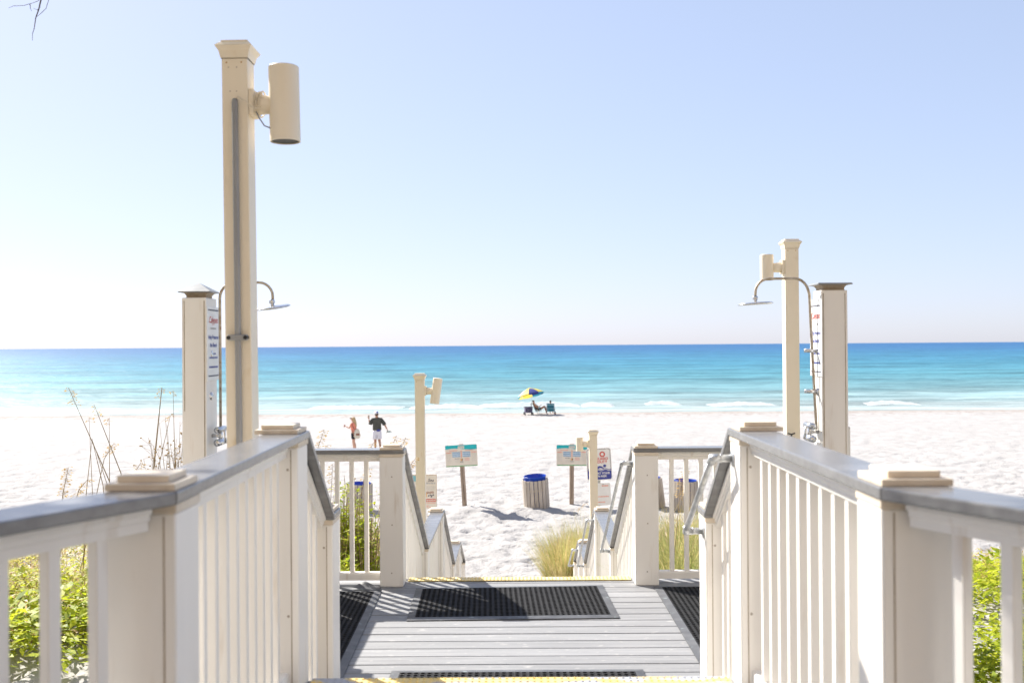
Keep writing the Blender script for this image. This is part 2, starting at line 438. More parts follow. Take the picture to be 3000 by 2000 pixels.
# ------------------------------------------------------------------ sand
def build_sand():
    ys = [-45, -30, -18, -10, -6]
    y = -4.0
    while y < 84:
        ys.append(y)
        y += .22 if y < 5 else (.10 if y < 15 else (.075 if y < 24 else (.10 if y < 32 else (.16 if y < 50 else .24))))
    ys += [90, 105, 130, 170, 260]
    ys = np.array(ys)
    u = np.linspace(-1, 1, 561)
    uu = .64 * u + 1.2 * np.sign(u) * np.abs(u) ** 41 + 9 * np.sign(u) * np.abs(u) ** 301
    Y, U = np.meshgrid(ys, uu, indexing='ij')
    X = U * (np.maximum(Y, -4) + 14)
    Z = ground(X, Y)
    v = np.stack([X, Y, Z], -1).reshape(-1, 3)
    nr, nc = Y.shape
    i = np.arange(nr - 1)[:, None] * nc + np.arange(nc - 1)[None]
    f = np.stack([i, i + 1, i + nc + 1, i + nc], -1).reshape(-1, 4)
    m, nt, p = nodes_of('white_quartz_sand')
    N, L = nt.nodes, nt.links
    geo = N.new('ShaderNodeNewGeometry')
    t = N.new('ShaderNodeTexNoise'); t.inputs['Scale'].default_value = 1.1; t.inputs['Detail'].default_value = 8
    L.new(geo.outputs['Position'], t.inputs['Vector'])
    rp = N.new('ShaderNodeValToRGB')
    rp.color_ramp.elements[0].position = .3; rp.color_ramp.elements[0].color = (.35, .336, .324, 1)
    rp.color_ramp.elements[1].position = .7; rp.color_ramp.elements[1].color = (.41, .395, .384, 1)
    L.new(t.outputs['Fac'], rp.inputs[0])
    # shell wrack and weed specks near the waterline
    sx = N.new('ShaderNodeSeparateXYZ'); L.new(geo.outputs['Position'], sx.inputs[0])
    wr = N.new('ShaderNodeMapRange'); wr.inputs['From Min'].default_value = 68; wr.inputs['From Max'].default_value = 74.5
    L.new(sx.outputs['Y'], wr.inputs['Value'])
    mp = N.new('ShaderNodeMapping'); mp.inputs['Scale'].default_value = (2.2, .9, 1)
    L.new(geo.outputs['Position'], mp.inputs['Vector'])
    t2 = N.new('ShaderNodeTexNoise'); t2.inputs['Scale'].default_value = 1; t2.inputs['Detail'].default_value = 5
    L.new(mp.outputs[0], t2.inputs['Vector'])
    m2 = N.new('ShaderNodeMapRange'); m2.inputs['From Min'].default_value = .54; m2.inputs['From Max'].default_value = .62
    L.new(t2.outputs['Fac'], m2.inputs['Value'])
    mu = N.new('ShaderNodeMath'); mu.operation = 'MULTIPLY'; L.new(wr.outputs[0], mu.inputs[0]); L.new(m2.outputs[0], mu.inputs[1])
    mx = N.new('ShaderNodeMix'); mx.data_type = 'RGBA'; mx.inputs['B'].default_value = (.24, .19, .17, 1)
    L.new(mu.outputs[0], mx.inputs['Factor']); L.new(rp.outputs[0], mx.inputs['A'])
    # wet strip beside the water
    wt = N.new('ShaderNodeMapRange'); wt.inputs['From Min'].default_value = -3.36; wt.inputs['From Max'].default_value = -3.44
    L.new(sx.outputs['Z'], wt.inputs['Value'])
    mx2 = N.new('ShaderNodeMix'); mx2.data_type = 'RGBA'; mx2.inputs['B'].default_value = (.33, .29, .26, 1)
    L.new(wt.outputs[0], mx2.inputs['Factor']); L.new(mx.outputs['Result'], mx2.inputs['A'])
    # unseen landward ground darkened like littered soil, to cut bounce light
    so = N.new('ShaderNodeMapRange'); so.inputs['From Min'].default_value = 3.0; so.inputs['From Max'].default_value = -.5
    L.new(sx.outputs['Y'], so.inputs['Value'])
    mx3 = N.new('ShaderNodeMix'); mx3.data_type = 'RGBA'; mx3.inputs['B'].default_value = (.12, .10, .055, 1)
    L.new(so.outputs[0], mx3.inputs['Factor']); L.new(mx2.outputs['Result'], mx3.inputs['A'])
    L.new(mx3.outputs['Result'], p.inputs['Base Color'])
    setp(p, rough=.95, spec=.15)
    tb = N.new('ShaderNodeTexNoise'); tb.inputs['Scale'].default_value = 14; tb.inputs['Detail'].default_value = 8
    L.new(geo.outputs['Position'], tb.inputs['Vector'])
    b = N.new('ShaderNodeBump'); b.inputs['Distance'].default_value = .04; b.inputs['Strength'].default_value = .8
    L.new(tb.outputs['Fac'], b.inputs['Height']); L.new(b.outputs[0], p.inputs['Normal'])
    o = obj('beach_sand', np_mesh('beach_sand', v, f, m, True), m)
    tag(o, 'white beach sand covered in footprints between dunes and water', None, kind='structure')
build_sand()

# ------------------------------------------------------------------ sea
SEA = -3.47
def build_sea():
    ys = []
    y = 72.0
    while y < 40000:
        ys.append(y); y += max(.3, (y - 60) * .012)
    ys = np.array(ys)
    u = np.linspace(-1, 1, 301)
    uu = .66 * u + 2.5 * np.sign(u) * np.abs(u) ** 61
    Y, U = np.meshgrid(ys, uu, indexing='ij')
    X = U * (Y + 12)
    amp = sstep(78, 92, Y) * .5
    Z = SEA + amp * (.45 * (vnoise(X * .10 + 5, Y * .30) - .5) + .26 * (vnoise(X * .26, Y * .8 + 3) - .5)) * sstep(1500, 300, Y)
    Z = Z + .02 * (vnoise(X * .5, Y * .5) - .5)
    v = np.stack([X, Y, Z], -1).reshape(-1, 3)
    nr, nc = Y.shape
    i = np.arange(nr - 1)[:, None] * nc + np.arange(nc - 1)[None]
    f = np.stack([i, i + 1, i + nc + 1, i + nc], -1).reshape(-1, 4)
    m, nt, p = nodes_of('gulf_water')
    N, L = nt.nodes, nt.links
    geo = N.new('ShaderNodeNewGeometry')
    sx = N.new('ShaderNodeSeparateXYZ'); L.new(geo.outputs['Position'], sx.inputs[0])
    # depth tint follows distance from shore (log scale), broken up by noise
    lg = N.new('ShaderNodeMath'); lg.operation = 'LOGARITHM'; lg.inputs[1].default_value = 10
    L.new(sx.outputs['Y'], lg.inputs[0])
    mp = N.new('ShaderNodeMapping'); mp.inputs['Scale'].default_value = (.012, .05, 1)
    L.new(geo.outputs['Position'], mp.inputs['Vector'])
    t = N.new('ShaderNodeTexNoise'); t.inputs['Scale'].default_value = 1; t.inputs['Detail'].default_value = 6; t.inputs['Roughness'].default_value = .6
    L.new(mp.outputs[0], t.inputs['Vector'])
    ns = N.new('ShaderNodeMath'); ns.operation = 'MULTIPLY_ADD'; ns.inputs[1].default_value = .18; ns.inputs[2].default_value = -.09
    L.new(t.outputs['Fac'], ns.inputs[0])
    ad = N.new('ShaderNodeMath'); ad.operation = 'ADD'; L.new(lg.outputs[0], ad.inputs[0]); L.new(ns.outputs[0], ad.inputs[1])
    mr = N.new('ShaderNodeMapRange'); mr.inputs['From Min'].default_value = 1.87; mr.inputs['From Max'].default_value = 3.3
    L.new(ad.outputs[0], mr.inputs['Value'])
    rp = N.new('ShaderNodeValToRGB')
    e = rp.color_ramp.elements
    e[0].position = 0; e[0].color = (.33, .37, .365, 1)
    e[1].position = 1; e[1].color = (.032, .115, .25, 1)
    for pos, c in ((.06, (.26, .345, .35)), (.13, (.15, .275, .30)), (.24, (.080, .225, .275)), (.38, (.055, .195, .275)), (.55, (.044, .165, .27)), (.75, (.036, .13, .258))):
        k = e.new(pos); k.color = rgb(c)
    L.new(mr.outputs[0], rp.inputs[0])
    # reflection and shade of chop facets painted as darker and paler streaks
    mk = N.new('ShaderNodeMapping'); mk.inputs['Scale'].default_value = (.22, 1.1, 1)
    L.new(geo.outputs['Position'], mk.inputs['Vector'])
    tk = N.new('ShaderNodeTexNoise'); tk.inputs['Scale'].default_value = 1; tk.inputs['Detail'].default_value = 7; tk.inputs['Roughness'].default_value = .62
    L.new(mk.outputs[0], tk.inputs['Vector'])
    mk2 = N.new('ShaderNodeMapping'); mk2.inputs['Scale'].default_value = (.03, .16, 1)
    L.new(geo.outputs['Position'], mk2.inputs['Vector'])
    tk2 = N.new('ShaderNodeTexNoise'); tk2.inputs['Scale'].default_value = 1; tk2.inputs['Detail'].default_value = 5
    L.new(mk2.outputs[0], tk2.inputs['Vector'])
    av = N.new('ShaderNodeMath'); av.operation = 'ADD'; L.new(tk.outputs['Fac'], av.inputs[0]); L.new(tk2.outputs['Fac'], av.inputs[1])
    kr = N.new('ShaderNodeMapRange'); kr.inputs['From Min'].default_value = .75; kr.inputs['From Max'].default_value = 1.25
    kr.inputs['To Min'].default_value = .60; kr.inputs['To Max'].default_value = 1.40
    L.new(av.outputs[0], kr.inputs['Value'])
    hk = N.new('ShaderNodeHueSaturation'); L.new(kr.outputs[0], hk.inputs['Value']); L.new(rp.outputs[0], hk.inputs['Color'])
    L.new(hk.outputs[0], p.inputs['Base Color'])
    setp(p, rough=.5, spec=.06)
    # wind chop in the normal
    def chop(sc, det):
        mq = N.new('ShaderNodeMapping'); mq.inputs['Scale'].default_value = sc
        L.new(geo.outputs['Position'], mq.inputs['Vector'])
        q = N.new('ShaderNodeTexNoise'); q.inputs['Scale'].default_value = 1; q.inputs['Detail'].default_value = det
        L.new(mq.outputs[0], q.inputs['Vector'])
        return q
    a1 = chop((.5, 1.6, 1), 6); a2 = chop((.08, .35, 1), 4)
    s = N.new('ShaderNodeMath'); s.operation = 'MULTIPLY_ADD'; s.inputs[1].default_value = 2.2
    L.new(a2.outputs['Fac'], s.inputs[0]); L.new(a1.outputs['Fac'], s.inputs[2])
    b = N.new('ShaderNodeBump'); b.inputs['Distance'].default_value = .30; b.inputs['Strength'].default_value = 1
    L.new(s.outputs[0], b.inputs['Height']); L.new(b.outputs[0], p.inputs['Normal'])
    o = obj('sea_water', np_mesh('sea_water', v, f, m, True), m)
    tag(o, 'turquoise sea shading to deep blue at the horizon', None, kind='structure')
build_sea()

def breaking_wave(px0, px1, py, D, h, label):
    """a curling foam ridge, lying along X on the water"""
    a = at_y(px0, py, D).x; b = at_y(px1, py, D).x
    n = max(10, int((b - a) / .25))
    prof = [(-2.4, 0.0), (-1.6, .25), (-1.0, .55), (-.5, .85), (0, 1.0), (.5, .8), (1.2, .35), (2.0, 0.0)]
    v, f = [], []
    k = len(prof)
    for i in range(n + 1):
        t = i / n
        x = a + (b - a) * t
        env = (math.sin(math.pi * min(max(t, 0.0), 1.0)) ** .45)
        hh = h * env * (.75 + .4 * random.random())
        dy = .5 * math.sin(t * 7 + a) + .25 * random.random()
        for q, z in prof:
            v.append((x, D + dy + q * .8 * (.9 + .2 * random.random()), SEA - .03 + hh * z * (.93 + .14 * random.random()) + .03 * env))
    for i in range(n):
        for j in range(k - 1):
            f.append((i * k + j, (i + 1) * k + j, (i + 1) * k + j + 1, i * k + j + 1))
    o = obj('breaking_wave', (v, f), M['foam'], None, (0, 0, 0), True)
    tag(o, label, 'wave', 'small breakers near the shore')
for q in ((-20, 330, 1206, 83, .20, 'white breaker at the far left behind the tall grass stalks'),
          (330, 530, 1209, 81.5, .16, 'thin breaker just left of the left shower column'),
          (905, 1180, 1196, 84.5, .24, 'breaker just left of the tan lamp post with tilted head'),
          (1200, 1420, 1194, 84.5, .28, 'breaker between the tilted lamp head and the beach umbrella'),
          (1400, 1700, 1190, 86, .36, 'largest breaker, behind the two beach chairs'),
          (1700, 1800, 1188, 86, .26, 'short breaker right of the beach chairs'),
          (1880, 1995, 1186, 87, .28, 'short breaker midway between the umbrella and right shower'),
          (2070, 2265, 1185, 86, .22, 'breaker just left of the right shower'),
          (2520, 2680, 1183, 86, .22, 'breaker at the far right beyond the shower columns')):
    breaking_wave(*q)

# ------------------------------------------------------------------ decks
HW = .845          # inner face of posts
PW = .17           # post width
UP, LAND, MID1, MID2 = .415, 0.0, -1.09, -2.06
def make_deck(name, label, z, rows, mat=None, th=.025, gap=.009):
    t = thing(name, label, None, (0, 0, z)); t['kind'] = 'structure'
    del_keys = [k for k in ('category',) if k in t.keys()]
    for k in del_keys: del t[k]
    for (x0, x1, y0, y1) in rows:
        obj('board', box(x0, x1, y0 + gap / 2, y1 - gap / 2, -th + random.uniform(-.0008, .0008), random.uniform(-.0008, .0008), .003), mat or M['deck'], t, (0, 0, z))
    return t
PIT = .1445
rows = []
y = 3.99
while y > -2.6:
    y0 = y - PIT
    if y > 2.45: w = 1.02
    elif y > .70: w = 1.02 + (2.45 - y) * .532
    else: w = 1.95
    rows.append((-w, w, y0, y)); y = y0
deck_u = make_deck('upper_walkway', 'grey plank upper walkway in the foreground', UP, rows)
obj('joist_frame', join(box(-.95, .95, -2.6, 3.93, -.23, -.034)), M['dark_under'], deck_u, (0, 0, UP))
rows = []
y = 7.50
while y > 3.9:
    rows.append((-1.98, 1.98, y - PIT, y)); y -= PIT
deck_l = make_deck('landing_deck', 'grey plank landing with black rubber mats', LAND, rows)
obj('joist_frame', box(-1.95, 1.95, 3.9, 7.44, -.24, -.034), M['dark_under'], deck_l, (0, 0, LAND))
obj('fascia_board', box(-1.97, 1.97, 7.46, 7.484, -.25, -.028), M['vinyl'], deck_l, (0, 0, LAND))

def nosing(parent, z, y0, y1, x0, x1, mat):
    """tactile tread strip with raised studs"""
    o = obj('nosing_strip', box(x0, x1, y0, y1, z + .0035, z + .010, .002), mat, parent, (0, 0, 0))
    n = int((x1 - x0) / .027); m = max(2, int((y1 - y0) / .027))
    gs = []
    for i in range(n):
        for j in range(m):
            cx = x0 + (i + .5) * (x1 - x0) / n; cy = y0 + (j + .5) * (y1 - y0) / m
            r, h = .0075, .0045
            zz = z + .010
            vs = [(cx + r * math.cos(k * math.pi / 3), cy + r * math.sin(k * math.pi / 3), zz) for k in range(6)]
            vs += [(cx + .6 * r * math.cos(k * math.pi / 3), cy + .6 * r * math.sin(k * math.pi / 3), zz + h) for k in range(6)]
            fs = [(k, (k + 1) % 6, (k + 1) % 6 + 6, k + 6) for k in range(6)] + [tuple(range(6, 12))]
            gs.append((vs, fs))
    s = obj('stud_field', join(*gs), mat, o, (0, 0, 0)); s['kind'] = 'stuff'
nosing(deck_u, UP, 3.85, 3.985, -.83, .83, M['yellow'])
nosing(deck_l, LAND, 7.40, 7.497, -.83, .83, M['yellow2'])

def stairs(name, label, z0, z1, ystart, run, n, x0=-.83, x1=.83):
    """n risers from z0 down to z1; treads of two boards each"""
    t = thing(name, label, 'stairs', (0, ystart, z1))
    rise = (z0 - z1) / n
    tr = run / (n - 1) if n > 1 else run
    for i in range(n):
        zt = z0 - i * rise
        yy = ystart + i * tr
        obj('riser', box(x0, x1, yy - .012, yy, zt - rise + .001, zt - .027, .002), M['vinyl'], t, (0, 0, 0))
        if i < n - 1:
            zz = zt - rise
            obj('tread', box(x0, x1, yy + .001, yy + tr / 2 - .003, zz - .025, zz, .003), M['deck'], t, (0, 0, 0))
            obj('tread', box(x0, x1, yy + tr / 2 + .001, yy + tr + .012, zz - .025, zz, .003), M['deck'], t, (0, 0, 0))
    for s in (x0 + .03, x1 - .03):
        poly = [(ystart - .1, z0 - .03), (ystart - .1, z0 - .3), (ystart + run, z1 - .12), (ystart + run + .02, z1 - .03)]
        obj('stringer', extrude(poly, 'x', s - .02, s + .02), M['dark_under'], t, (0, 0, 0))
stairs('upper_steps', 'short steps from the upper walkway down to the landing', UP, LAND, 3.99, .54, 3)
stairs('beach_stairs', 'first flight of stairs dropping from the landing', LAND, MID1, 7.50, 1.55, 6)
stairs('beach_stairs', 'second flight of stairs dropping past the low lamp post', MID1, MID2, 11.32, 1.50, 5)
stairs('beach_stairs', 'last flight of stairs ending on the beach sand', MID2, -2.58, 14.35, .9, 3)
def middle(z, y0, y1, name, label):
    rows = []; yy = y1
    while yy > y0: rows.append((-.98, .98, max(y0, yy - PIT), yy)); yy -= PIT
    make_deck(name, label, z, rows)
middle(MID1, 9.06, 11.31, 'stair_platform', 'upper plank platform between stair flights')
middle(MID2, 12.83, 14.34, 'stair_platform', 'lower plank platform between stair flights')

# ------------------------------------------------------------------ railings
CAP_LO = mesh(box(-.083, .083, -.083, .083, 0, .017, .0012), M['trim'], 'cap_plate')
CAP_HI = mesh(box(-.062, .062, -.062, .062, .0175, .034, .0012), M['trim'], 'cap_plate_top')
PLUG = mesh(xf(disc(.0055, 0, 8), Matrix.Rotation(R(90), 4, 'X')), M['screw'], 'screw_plug')
def post(parent, x, y, zbase, ztop, cap=True, seam=True, plugs=(), w=PW):
    """sleeve post, centre (x,y); ztop = underside of the top board"""
    p = obj('post', box(-w / 2, w / 2, -w / 2, w / 2, zbase, ztop - .022, .004), M['vinyl'], parent, (x, y, 0))
    obj('collar', box(-w / 2 - .003, w / 2 + .003, -w / 2 - .003, w / 2 + .003, ztop - .022, ztop, .002), M['trim'], p, (x, y, 0))
    if seam:
        s = -1 if x > 0 else 1
        xs = s * (w / 2 - .028)
        obj('corner_seam', box(xs - .0018, xs + .0018, -w / 2 - .0012, -w / 2 + .002, zbase + .01, ztop - .03), M['vinyl_seam'], p, (x, y, 0))
    if cap:
        zc = ztop + .03
        c = obj('post_cap', CAP_LO, None, p, (x, y, zc))
        obj('cap_top', CAP_HI, None, p, (x, y, zc))
    for (dx, z) in plugs:
        obj('screw_plug', PLUG, None, p, (x + dx, y - w / 2 - .0008, z))
    return p
def board(parent, poly, z0, z1, mat=None):
    """flat top board from a plan polygon"""
    v, f = extrude(poly, 'z', z0, z1)
    o = obj('top_board', (v, f), mat or M['composite'], parent, (0, 0, 0))
    b = o.modifiers.new('bevel', 'BEVEL'); b.width = .004; b.segments = 2; b.limit_method = 'ANGLE'
    return o
RAIL_PROF = [(-.038, 0), (.038, 0), (.038, -.016), (.030, -.022), (.030, -.032), (.024, -.038), (.024, -.058), (-.024, -.058), (-.024, -.038), (-.030, -.032), (-.030, -.022), (-.038, -.016)]
BOT_PROF = [(-.024, 0), (.024, 0), (.028, -.012), (.028, -.055), (-.028, -.055), (-.028, -.012)]
def sweep(prof, p0, p1):
    """profile (sideways, up) swept from p0 to p1, ends cut vertical"""
    p0, p1 = Vector(p0), Vector(p1)
    d = (p1 - p0); h = Vector((d.x, d.y, 0)).normalized()
    side = Vector((h.y, -h.x, 0))
    n = len(prof)
    v = [p + side * a + Vector((0, 0, b)) for p in (p0, p1) for a, b in prof]
    f = [(i, (i + 1) % n, (i + 1) % n + n, i + n) for i in range(n)]
    f += [tuple(range(n - 1, -1, -1)), tuple(range(n, 2 * n))]
    return v, f
BAL = .032
_bal = {}
def baluster(parent, x, y, z0, z1, rot=0.0):
    k = (round(z1 - z0, 3), round(rot, 3))
    if k not in _bal:
        _bal[k] = mesh(xf(box(-BAL / 2, BAL / 2, -BAL / 2, BAL / 2, 0, k[0], .003), Matrix.Rotation(rot, 4, 'Z')), M['vinyl'], 'baluster')
    obj('baluster', _bal[k], None, parent, (x, y, z0))
def run(parent, p0, p1, ztop0, ztop1, zbot0, zbot1, spacing=.115, ends=(0, 0)):
    """sub rail, bottom rail and balusters between two plan points"""
    a = Vector((p0[0], p0[1], 0)); b = Vector((p1[0], p1[1], 0))
    obj('sub_rail', sweep(RAIL_PROF, (a.x, a.y, ztop0 - .0005), (b.x, b.y, ztop1 - .0005)), M['vinyl'], parent, (0, 0, 0))
    obj('bottom_rail', sweep(BOT_PROF, (a.x, a.y, zbot0), (b.x, b.y, zbot1)), M['vinyl'], parent, (0, 0, 0))
    L = (b - a).length
    n = max(1, round(L / spacing) - 1)
    rot = math.atan2((b - a).y, (b - a).x)
    for i in range(n):
        t = (i + 1) / (n + 1)
        q = a + (b - a) * t
        zb = zbot0 + (zbot1 - zbot0) * t; zt = ztop0 + (ztop1 - ztop0) * t
        sl = abs(ztop1 - ztop0) / max(L, 1e-6) * BAL * .6
        baluster(parent, q.x, q.y, zb - sl - .002, zt - .055 + sl, rot)
def slope_board(parent, x0, x1, ya, za, yb, zb, th=.03):
    """sloping top board; (ya,za)-(yb,zb) is its upper face"""
    poly = [(ya, za), (yb, zb), (yb, zb - th * 1.15), (ya, za - th * 1.15)]
    o = obj('top_board', extrude(poly, 'x', x0, x1), M['composite'], parent, (0, 0, 0))
    b = o.modifiers.new('bevel', 'BEVEL'); b.width = .004; b.segments = 2; b.limit_method = 'ANGLE'
YN, YU, YL, YF, YA, YB, YC, YD, YE = 2.325, 3.81, 4.51, 7.25, 9.22, 11.08, 13.0, 14.19, 15.42
BW = .152                    # top board width
ZU, ZL, ZM1, ZM2, ZE = 1.385, .965, -.13, -1.10, -1.585   # undersides of the top boards
WA = R(28.5)
H2 = PW / 2
SIDES = ((-1, 'left'), (1, 'right'))
for s, side in SIDES:
    X = s * (HW + H2)                       # post centre line
    bi, bo = s * (HW - .008), s * (HW - .008 + BW)
    xm = (bi + bo) / 2
    # --- platform railing
    t = thing('railing', 'white baluster railing along the %s edge of the upper walkway' % side, 'railing', (X, YU, UP))
    dn = .042 if s < 0 else 0.0
    post(t, X + dn, YN + H2, UP, ZU)
    post(t, X, YU + H2, UP, ZU, plugs=((s * -.045, 1.28), (s * -.045, .72)))
    d = Vector((s * math.sin(WA), -math.cos(WA)))
    nrm = Vector((s * math.cos(WA), math.sin(WA)))
    c_in = Vector((bi + dn, YN - .012))
    q = c_in + nrm * BW
    k = (bo + dn - q.x) / d.x
    c_out = q + d * k
    yend = YU + PW + .008
    board(t, [(bi + dn, c_in.y), (bi, yend), (bo, yend), (bo + dn, c_out.y)], ZU, ZU + .03)
    run(t, (xm + dn, YN + PW), (xm, YU), ZU, ZU, UP + .09, UP + .09)
    # --- flared wing
    e_in = c_in + d * 2.0; e_out = c_out + d * (2.0 - (c_out - c_in).dot(d))
    t = thing('railing', 'flared railing running out of the frame at the lower %s corner' % side, 'railing', (e_in.x, e_in.y, UP))
    g = .0025
    board(t, [tuple(c_in + d * g), tuple(c_out + d * g), tuple(e_out), tuple(e_in)], ZU, ZU + .03)
    m0 = (c_in + c_out) / 2
    m0 = m0 + d * .02
    # start on the near face of the post
    kk = (YN - .001 - m0.y) / d.y if d.y else 0
    ms = m0 + d * max(0, kk)
    me_ = (e_in + e_out) / 2 - d * .17
    run(t, tuple(ms), tuple(me_), ZU, ZU, UP + .09, UP + .09, .117)
    post(t, (e_in.x + e_out.x) / 2 - d.x * .085, (e_in.y + e_out.y) / 2 - d.y * .085, UP, ZU)
    # --- upper steps railing
    t = thing('railing', 'short sloping railing beside the upper steps on the %s' % side, 'railing', (X, YL, LAND))
    post(t, X, YL + H2, LAND, ZL, plugs=((s * -.045, .84),))
    slope_board(t, bi, bo, YU + PW + .010, ZU + .030, YL - .004, ZL + .045)
    board(t, [(bi, YL - .002), (bi, YL + PW), (bo, YL + PW), (bo, YL - .002)], ZL, ZL + .03)
    run(t, (xm, YU + PW), (xm, YL), ZU - .02, ZL + .015, UP + .05, .10, .115)
    # --- landing front railing
    t = thing('railing', 'white railing along the front of the landing, %s of the stairs' % side, 'railing', (X, YF, LAND))
    post(t, X, YF + H2, LAND, ZL, seam=False, plugs=((.005, .80), (.005, .45), (.0, .10)))
    xe = s * 1.94
    ym = YF + H2
    board(t, [(bi, ym - BW / 2), (xe, ym - BW / 2), (xe, ym + BW / 2), (bi, ym + BW / 2)], ZL, ZL + .03)
    run(t, (s * (HW + PW), ym), (s * (1.94 - PW), ym), ZL, ZL, .09, .09)
    post(t, s * (1.94 - H2), ym, LAND - .3, ZL)
    # --- beach stair railing: three flights, two level runs
    t = thing('railing', 'long stepped railing down the %s side of the beach stairs' % side, 'railing', (X, YE, -2.5))
    slope_board(t, bi, bo, YF + PW + .006, ZL + .030, YA + .02, ZM1 + .032)
    run(t, (xm, YF + PW), (xm, YA), ZL - .005, ZM1, .06, MID1 + .12, .115)
    post(t, X, YA + H2, MID1 - .5, ZM1, cap=False)
    board(t, [(bi, YA + .022), (bi, YB + PW), (bo, YB + PW), (bo, YA + .022)], ZM1, ZM1 + .03)
    run(t, (xm, YA + PW), (xm, YB), ZM1, ZM1, MID1 + .09, MID1 + .09)
    post(t, X, YB + H2, MID1 - .7, ZM1)
    slope_board(t, bi, bo, YB + PW + .002, ZM1 + .030, YC + .02, ZM2 + .032)
    run(t, (xm, YB + PW), (xm, YC), ZM1 - .005, ZM2, MID1 + .06, MID2 + .12, .115)
    post(t, X, YC + H2, MID2 - .5, ZM2, cap=False)
    board(t, [(bi, YC + .022), (bi, YD + PW), (bo, YD + PW), (bo, YC + .022)], ZM2, ZM2 + .03)
    run(t, (xm, YC + PW), (xm, YD), ZM2, ZM2, MID2 + .09, MID2 + .09)
    post(t, X, YD + H2, MID2 - .6, ZM2)
    slope_board(t, bi, bo, YD + PW + .002, ZM2 + .030, YE + .10, ZE + .0)
    run(t, (xm, YD + PW), (xm, YE), ZM2 - .005, ZE + .01, MID2 + .06, -2.42, .115)
    post(t, X, YE + H2, -2.9, ZE - .03, cap=False)

# landing side screens (closed on the left where the shower stands)
t = thing('landing_screen', 'low closed board screen along the left side of the landing', 'screen', (-1.86, 5.9, 0))
yy = 4.62
while yy < 7.12:
    obj('plank', box(-1.875, -1.850, yy, yy + .118, .02, ZL, .002), M['vinyl'], t, (0, 0, 0)); yy += .12
obj('top_board', box(-1.93, -1.80, 4.6, YF + .005, ZL, ZL + .03, .004), M['composite'], t, (0, 0, 0))
t = thing('railing', 'white railing along the right side of the landing by the shower', 'railing', (1.86, 5.9, 0))
obj('top_board', box(1.79, 1.94, 4.6, YF + .005, ZL, ZL + .03, .004), M['composite'], t, (0, 0, 0))
run(t, (1.865, 4.62), (1.865, YF - .002), ZL, ZL, .09, .09)

# ------------------------------------------------------------------ galvanised handrails on the right
def handrail(x, ya, za, yb, zb, label):
    t = thing('handrail', label, 'handrail', (x, ya, za), 'pipe handrails on the right side')
    off = .082
    r = .0125
    A = Vector((x - off, ya, za)); B = Vector((x - off, yb, zb))
    obj('pipe', frame_tube([A, B], r, 12), M['galv'], t, (0, 0, 0), True)
    for P, dr in ((A, -1), (B, 1)):
        obj('elbow', frame_tube([P + Vector((0, (B - A).normalized().y * dr * -.035, (B - A).normalized().z * dr * -.035)), P, P + Vector((.035, 0, 0))], [.0165, .0185, .0175], 12), M['galv'], t, (0, 0, 0), True)
        obj('arm', frame_tube([P + Vector((.03, 0, 0)), P + Vector((.034, 0, 0)), P + Vector((.036, 0, 0)), P + Vector((off - .006, 0, 0))], [.0175, .0175, .0155, .0155], 12), M['galv'], t, (0, 0, 0), True)
        obj('flange', xf(join(lathe([(.0, .006), (.022, .006), (.033, .0035), (.034, 0)], 16)), Matrix.Translation(P + Vector((off - .001, 0, 0))) @ Matrix.Rotation(R(-90), 4, 'Y')), M['galv'], t, (0, 0, 0), True)
handrail(HW, YU + .12, 1.30, YL + .06, .895, 'galvanised pipe handrail nearest us, beside the upper steps')
handrail(HW, YF + .12, .875, YA + .05, -.165, 'long galvanised pipe handrail on the first flight below the landing')
handrail(HW, YB + .12, -.22, YC + .05, -1.14, 'galvanised pipe handrail on the second beach flight by the low lamp')
handrail(HW, YD + .12, -1.19, YE + .05, -1.67, 'lowest short pipe handrail beside the grass clump')

